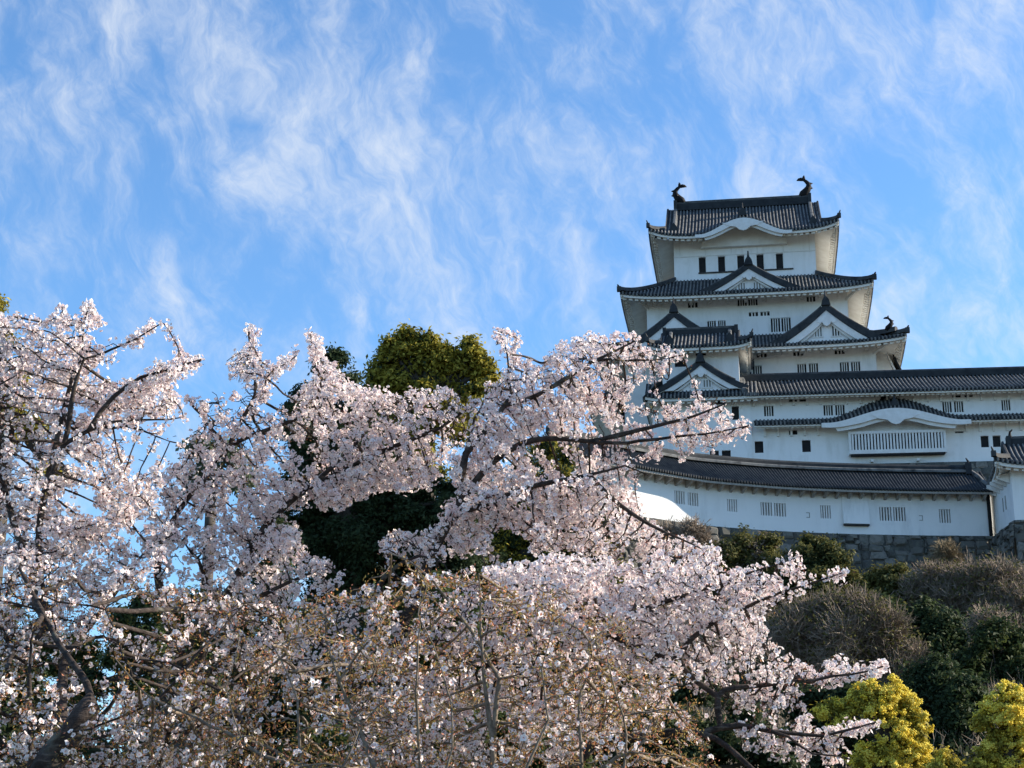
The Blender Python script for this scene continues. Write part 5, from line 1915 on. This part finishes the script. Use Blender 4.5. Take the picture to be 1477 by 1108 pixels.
# the slope under the stone wall
twig_shrub('dry_shrub', 'brown leafless shrub at the foot of the sunlit wall corner', 'shrub', 'bare', [(925, 775, 16), (960, 780, 20), (1000, 775, 18), (940, 800, 22), (985, 805, 24), (1020, 790, 14)], 116, 70, .8, .02, 2.2, 'leafless shrubs on the slope')
crown_tree('evergreen_shrub', 'olive shrub under the stone wall beside the brown leafless one', 'shrub', 'olive', [(1045, 800, 18), (1075, 790, 20), (1105, 785, 18), (1060, 825, 26), (1100, 820, 26), (1040, 840, 24)], 112, 0.165, 71, group='evergreen shrubs on the slope', kind2='bare', share2=.3)
crown_tree('evergreen_tree', 'rounded green tree hiding part of the stone wall below the stone drop box', 'tree', 'olive', [(1180, 790, 20), (1205, 805, 20), (1155, 800, 20), (1180, 825, 30), (1215, 835, 26), (1140, 830, 28), (1230, 850, 22), (1170, 860, 34), (1120, 850, 30), (1210, 870, 28)], 108, 0.165, 72, kind2='dark', share2=.35)
crown_tree('evergreen_shrub', 'pale olive shrub right of the rounded tree, against the stone wall', 'shrub', 'olive', [(1262, 840, 18), (1290, 825, 12), (1285, 850, 24), (1255, 865, 24), (1310, 850, 20), (1300, 875, 24)], 106, 0.150, 73, group='evergreen shrubs on the slope', kind2='pale', share2=.2)
twig_shrub('bare_shrub', 'wide grey brown bare thicket below the downpipe corner', 'shrub', 'bare', [(1350, 850, 28), (1395, 845, 34), (1440, 850, 34), (1480, 860, 34), (1370, 880, 36), (1420, 885, 40), (1470, 895, 40), (1330, 870, 26)], 104, 74, 1.0, .02, 2.2, 'leafless shrubs on the slope', 'olive')
twig_shrub('dry_grass', 'straw coloured tuft of dry grass hanging on the stone wall', 'grass tuft', 'drygrass', [(1362, 800, 8), (1368, 812, 10), (1358, 824, 12), (1378, 824, 10)], 112, 75, .9, .02, 5.0)
crown_tree('evergreen_tree', 'dark leafy tree in the middle of the slope below the wide bare thicket', 'tree', 'dark', [(1270, 890, 26), (1310, 900, 34), (1350, 910, 34), (1290, 930, 36), (1340, 945, 40), (1385, 930, 34), (1250, 915, 22)], 98, 0.180, 76, kind2='green', share2=.3)
twig_shrub('bare_shrub', 'rounded grey bare thicket just above the pointing blossom tips', 'shrub', 'bare', [(1180, 910, 30), (1220, 900, 34), (1260, 915, 34), (1150, 930, 28), (1200, 940, 40), (1250, 950, 40), (1290, 965, 30), (1300, 990, 26), (1140, 905, 14), (1165, 890, 10), (1205, 882, 9), (1240, 885, 12), (1280, 925, 16), (1315, 960, 18), (1330, 1000, 18)], 88, 77, 1.15, .016, 2.2, 'leafless shrubs on the slope', 'olive')
crown_tree('evergreen_tree', 'green leafy tree at the right edge above the right yellow bush', 'tree', 'green', [(1430, 930, 30), (1470, 935, 34), (1400, 960, 30), (1440, 970, 36), (1480, 980, 36), (1420, 995, 26)], 88, 0.150, 78, kind2='dark', share2=.45)
crown_tree('evergreen_tree', 'very dark tree in shade between the two yellow bushes', 'tree', 'dark', [(1350, 985, 34), (1385, 1000, 34), (1340, 1020, 36), (1380, 1040, 40), (1410, 1060, 40), (1350, 1070, 40), (1310, 1010, 24), (1400, 1100, 40), (1330, 1110, 36)], 74, 0.143, 79, kind2='green', share2=.25)
twig_shrub('bare_shrub', 'brown bare thicket beside the right edge between two green trees', 'shrub', 'bare', [(1420, 905, 20), (1455, 925, 22), (1477, 950, 24), (1400, 985, 20)], 92, 80, .8, .016, 2.0, 'leafless shrubs on the slope', 'green')
crown_tree('evergreen_tree', 'shaded dark tree at the bottom behind the left yellow bush', 'tree', 'dark', [(1190, 1010, 28), (1230, 1020, 30), (1160, 1040, 34), (1210, 1060, 40), (1150, 1090, 40), (1250, 1080, 40), (1290, 1060, 30)], 66, 0.135, 81)


def mimosa(label, blobs, dist, seed, cat='mimosa'):
    """yellow flowering tree: round heads of blossom in bunches over dark leaves"""
    g = np.random.default_rng(seed)
    root = crown_tree('mimosa_tree', label, cat, 'camphor', [(a, b, c * .8) for a, b, c in blobs], dist, .07, seed, dens=.3, group='yellow flowering mimosa trees')
    g = np.random.default_rng(seed)
    off = np.array(root.location)
    VV, FF, CC = [], [], []
    o = 0
    lo, hi = [np.array(q) for q in KINDS['mimosa']]
    # an octahedral bead with eight faces as quads degenerate-free: use 6 verts, 8 tris as quads of two
    bead = np.array([[1, 0, 0], [0, 1, 0], [-1, 0, 0], [0, -1, 0], [0, 0, 1], [0, 0, -1]], float)
    tri = np.array([[0, 1, 4], [1, 2, 4], [2, 3, 4], [3, 0, 4], [1, 0, 5], [2, 1, 5], [3, 2, 5], [0, 3, 5]])
    for (px, py, rp) in blobs:
        c = pix(px, py, dist + g.uniform(-1, 1) * rp * dist / FPX * .9)
        rad = rp * dist / FPX
        nb = int(38 * (rad / .3) ** 1.7)
        d = unit(g.normal(0, 1, (nb, 3)) + np.array([.05, -.25, .3]))
        bc = c + d * rad * g.uniform(.5, 1.6, (nb, 1))
        per = 42
        own = np.repeat(np.arange(nb), per)
        p = bc[own] + g.normal(0, .042, (len(own), 3)) * np.array([1, 1, .8])
        s = g.uniform(.016, .032, len(own))[:, None, None]
        V = p[:, None] + bead[None] * s
        k = np.clip(g.random((nb, 1))[own] * .6 + .4 * g.random((len(own), 1)), 0, 1)
        VV.append(V.reshape(-1, 3))
        FF.append(((np.arange(len(own)) * 6)[:, None, None] + tri[None]).reshape(-1, 3) + o)
        CC.append((lo * (1 - k) + hi * k).repeat(6, 0))
        o += len(own) * 6
    np_mesh('flower_heads', np.concatenate(VV) - off, np.concatenate(FF), M_LEAF, root, col=np.concatenate(CC))


mimosa('yellow flowering mimosa under the blossom tips, the left and larger of the pair', [(1262, 1000, 16), (1285, 1000, 16), (1240, 1010, 14), (1305, 1020, 16), (1225, 1025, 14), (1265, 1030, 18), (1295, 1045, 16), (1320, 1035, 12), (1215, 1050, 12), (1300, 1075, 18), (1270, 1085, 16), (1320, 1090, 16), (1240, 1095, 14), (1200, 1020, 8), (1185, 1030, 7), (1325, 1060, 12), (1330, 1110, 14), (1285, 1110, 18)], 42, 90)
mimosa('yellow flowering mimosa cut by the right edge of the photo', [(1450, 1002, 14), (1470, 1010, 16), (1432, 1020, 13), (1415, 1042, 10), (1455, 1035, 18), (1478, 1045, 18), (1440, 1065, 15), (1470, 1080, 18), (1425, 1090, 14), (1450, 1105, 16), (1410, 1108, 10), (1495, 1030, 18), (1490, 1080, 20)], 40, 91)
mimosa('small yellow flowering sprig at the bottom between the mimosas', [(1360, 1092, 7), (1375, 1104, 7), (1352, 1108, 8)], 41, 92)


def undergrowth():
    """scrub, ivy and brush over the whole slope: nobody could count it"""
    g = np.random.default_rng(99)
    n = 5200
    a = np.radians(g.uniform(-4, 24, n))
    r = g.uniform(47, 127, n) 
    x, y = r * np.sin(a), r * np.cos(a)
    z = terrain(x, y)
    # keep in front of the stone wall
    u = (x - KO[0]) * KU[0] + (y - KO[1]) * KU[1]
    vv = (x - KO[0]) * KV[0] + (y - KO[1]) * KV[1]
    pu = np.array([p[0] for p in CORR]); pv = np.array([p[1] for p in CORR])
    ok = vv < np.interp(u, pu, pv) - 4.2 - 3 * np.sin(x * .4) ** 2
    ok &= ~((u > 17.5) & (vv > -38))
    x, y, z, r = x[ok], y[ok], z[ok], r[ok]
    n = len(x)
    hump = .5 + .5 * np.sin(x * .33 + 1.3 * np.sin(y * .21)) * np.sin(y * .27 + .8)
    top = z + .5 + 2.2 * hump * g.uniform(.5, 1.2, n)
    nl = 70
    own = np.repeat(np.arange(n), nl)
    m = len(own)
    p = np.stack([x[own], y[own], z[own]], -1) + g.normal(0, 1, (m, 3)) * np.array([.75, .75, .0])
    p[:, 2] += (top - z)[own] * g.random(m) ** .6
    kindv = np.sin(x * .19 + 2) + np.sin(y * .16 + x * .07) + g.normal(0, .5, n)
    k = g.random((m, 1))
    dk = np.array([.022, .034, .018]) * (1 - k) + np.array([.075, .092, .042]) * k
    br = np.array([.12, .095, .070]) * (1 - k) + np.array([.30, .24, .175]) * k
    ol = np.array([.060, .068, .028]) * (1 - k) + np.array([.19, .175, .065]) * k
    kv = kindv[own][:, None]
    tint = np.where(kv > .35, br, np.where(kv > -.5, ol, dk))
    V, F, CL = leaves_np(p, g.normal(0, .7, (m, 3)) + np.array([0, -.2, .6]), np.where(kindv[own] > .75, .13, .17), tint, g, 1.7)
    o = np_mesh('undergrowth', V, F, M_LEAF, col=CL)
    o['kind'] = 'stuff'
    o['label'] = 'dark tangled undergrowth covering the slope below the stone wall'
    o['category'] = 'undergrowth'


def brushwood():
    """leafless twigs and dead stems standing all over the slope, running one shrub into the next"""
    g = np.random.default_rng(123)
    n = 6000
    a = np.radians(g.uniform(2, 24, n))
    r = g.uniform(58, 124, n)
    x, y = r * np.sin(a), r * np.cos(a)
    u = (x - KO[0]) * KU[0] + (y - KO[1]) * KU[1]
    vv = (x - KO[0]) * KV[0] + (y - KO[1]) * KV[1]
    ok = vv < np.interp(u, [p[0] for p in CORR], [p[1] for p in CORR]) - 3.0
    ok &= ~((u > 17.5) & (vv > -36))
    kind = np.sin(x * .23 + 1) + np.sin(y * .19 - x * .05) + g.normal(0, .4, n)
    ok &= kind > -.5
    x, y = x[ok], y[ok]
    n = len(x)
    z = terrain(x, y) + .6
    per = 16
    own = np.repeat(np.arange(n), per)
    m = len(own)
    a0 = np.stack([x, y, z], -1)[own] + g.normal(0, .5, (m, 3)) * np.array([1, 1, .5]) + np.array([0, 0, 1]) * g.uniform(0, 1.6, (m, 1))
    e = unit(g.normal(0, .55, (m, 3)) + np.array([0, 0, .9]))
    b0 = a0 + e * g.uniform(.5, 1.5, (m, 1))
    s = a0 + (b0 - a0) * g.uniform(.3, .8, (m, 1))
    b1 = s + unit(e + g.normal(0, .6, (m, 3))) * g.uniform(.3, .8, (m, 1))
    A, B = np.concatenate([a0, s]), np.concatenate([b0, b1])
    d = unit(B - A)
    xx = unit(np.cross(d, np.array([.3, .2, 1.0])))
    yy = np.cross(d, xx)
    th = .016 * g.uniform(.6, 1.5, (len(A), 1))
    ring = [xx * th, (-.5 * xx + .87 * yy) * th, (-.5 * xx - .87 * yy) * th]
    V = np.stack([A + q for q in ring] + [B + q * .4 for q in ring], 1)
    q = np.array([[0, 1, 4, 3], [1, 2, 5, 4], [2, 0, 3, 5]])
    F = ((np.arange(len(A)) * 6)[:, None, None] + q[None]).reshape(-1, 4)
    k = np.concatenate([g.random(n)[own], g.random(n)[own]])[:, None]
    t = np.array([.15, .12, .09]) * (1 - k) + np.array([.38, .31, .235]) * k
    o = np_mesh('brushwood', V.reshape(-1, 3), F, M_DRY, col=t.repeat(6, 0))
    o['kind'] = 'stuff'
    o['label'] = 'grey brown leafless brushwood standing over the slope below the castle'
    o['category'] = 'brushwood'


def distant_wood():
    """far edge of a wood beyond the cherries: one dark mass of foliage"""
    g = np.random.default_rng(321)
    n = 900
    a = np.radians(g.uniform(-24, 2, n))
    r = g.uniform(105, 135, n)
    x, y = r * np.sin(a), r * np.cos(a)
    H = 9.5 + 3.0 * np.sin(x * .21) + 2.2 * np.sin(x * .57 + 1) + g.normal(0, .7, n)
    nl = 70
    own = np.repeat(np.arange(n), nl)
    m = len(own)
    f = g.random(n) ** .7
    p = np.stack([x, y, terrain(x, y) + H * f], -1)[own] + g.normal(0, .9, (m, 3))
    k = np.clip(g.random((m, 1)) * .6 + .4 * g.random(n)[own][:, None], 0, 1)
    t = np.array([.022, .034, .020]) * (1 - k) + np.array([.075, .085, .045]) * k
    V, F, CL = leaves_np(p, g.normal(0, .7, (m, 3)) + np.array([0, -.2, .5]), np.full(m, .42), t, g, 1.6)
    o = np_mesh('distant_wood', V, F, M_LEAF, col=CL)
    o['kind'] = 'stuff'
    o['label'] = 'dim distant wood glimpsed through the lower left blossoms'
    o['category'] = 'wood'


distant_wood()
undergrowth()
brushwood()
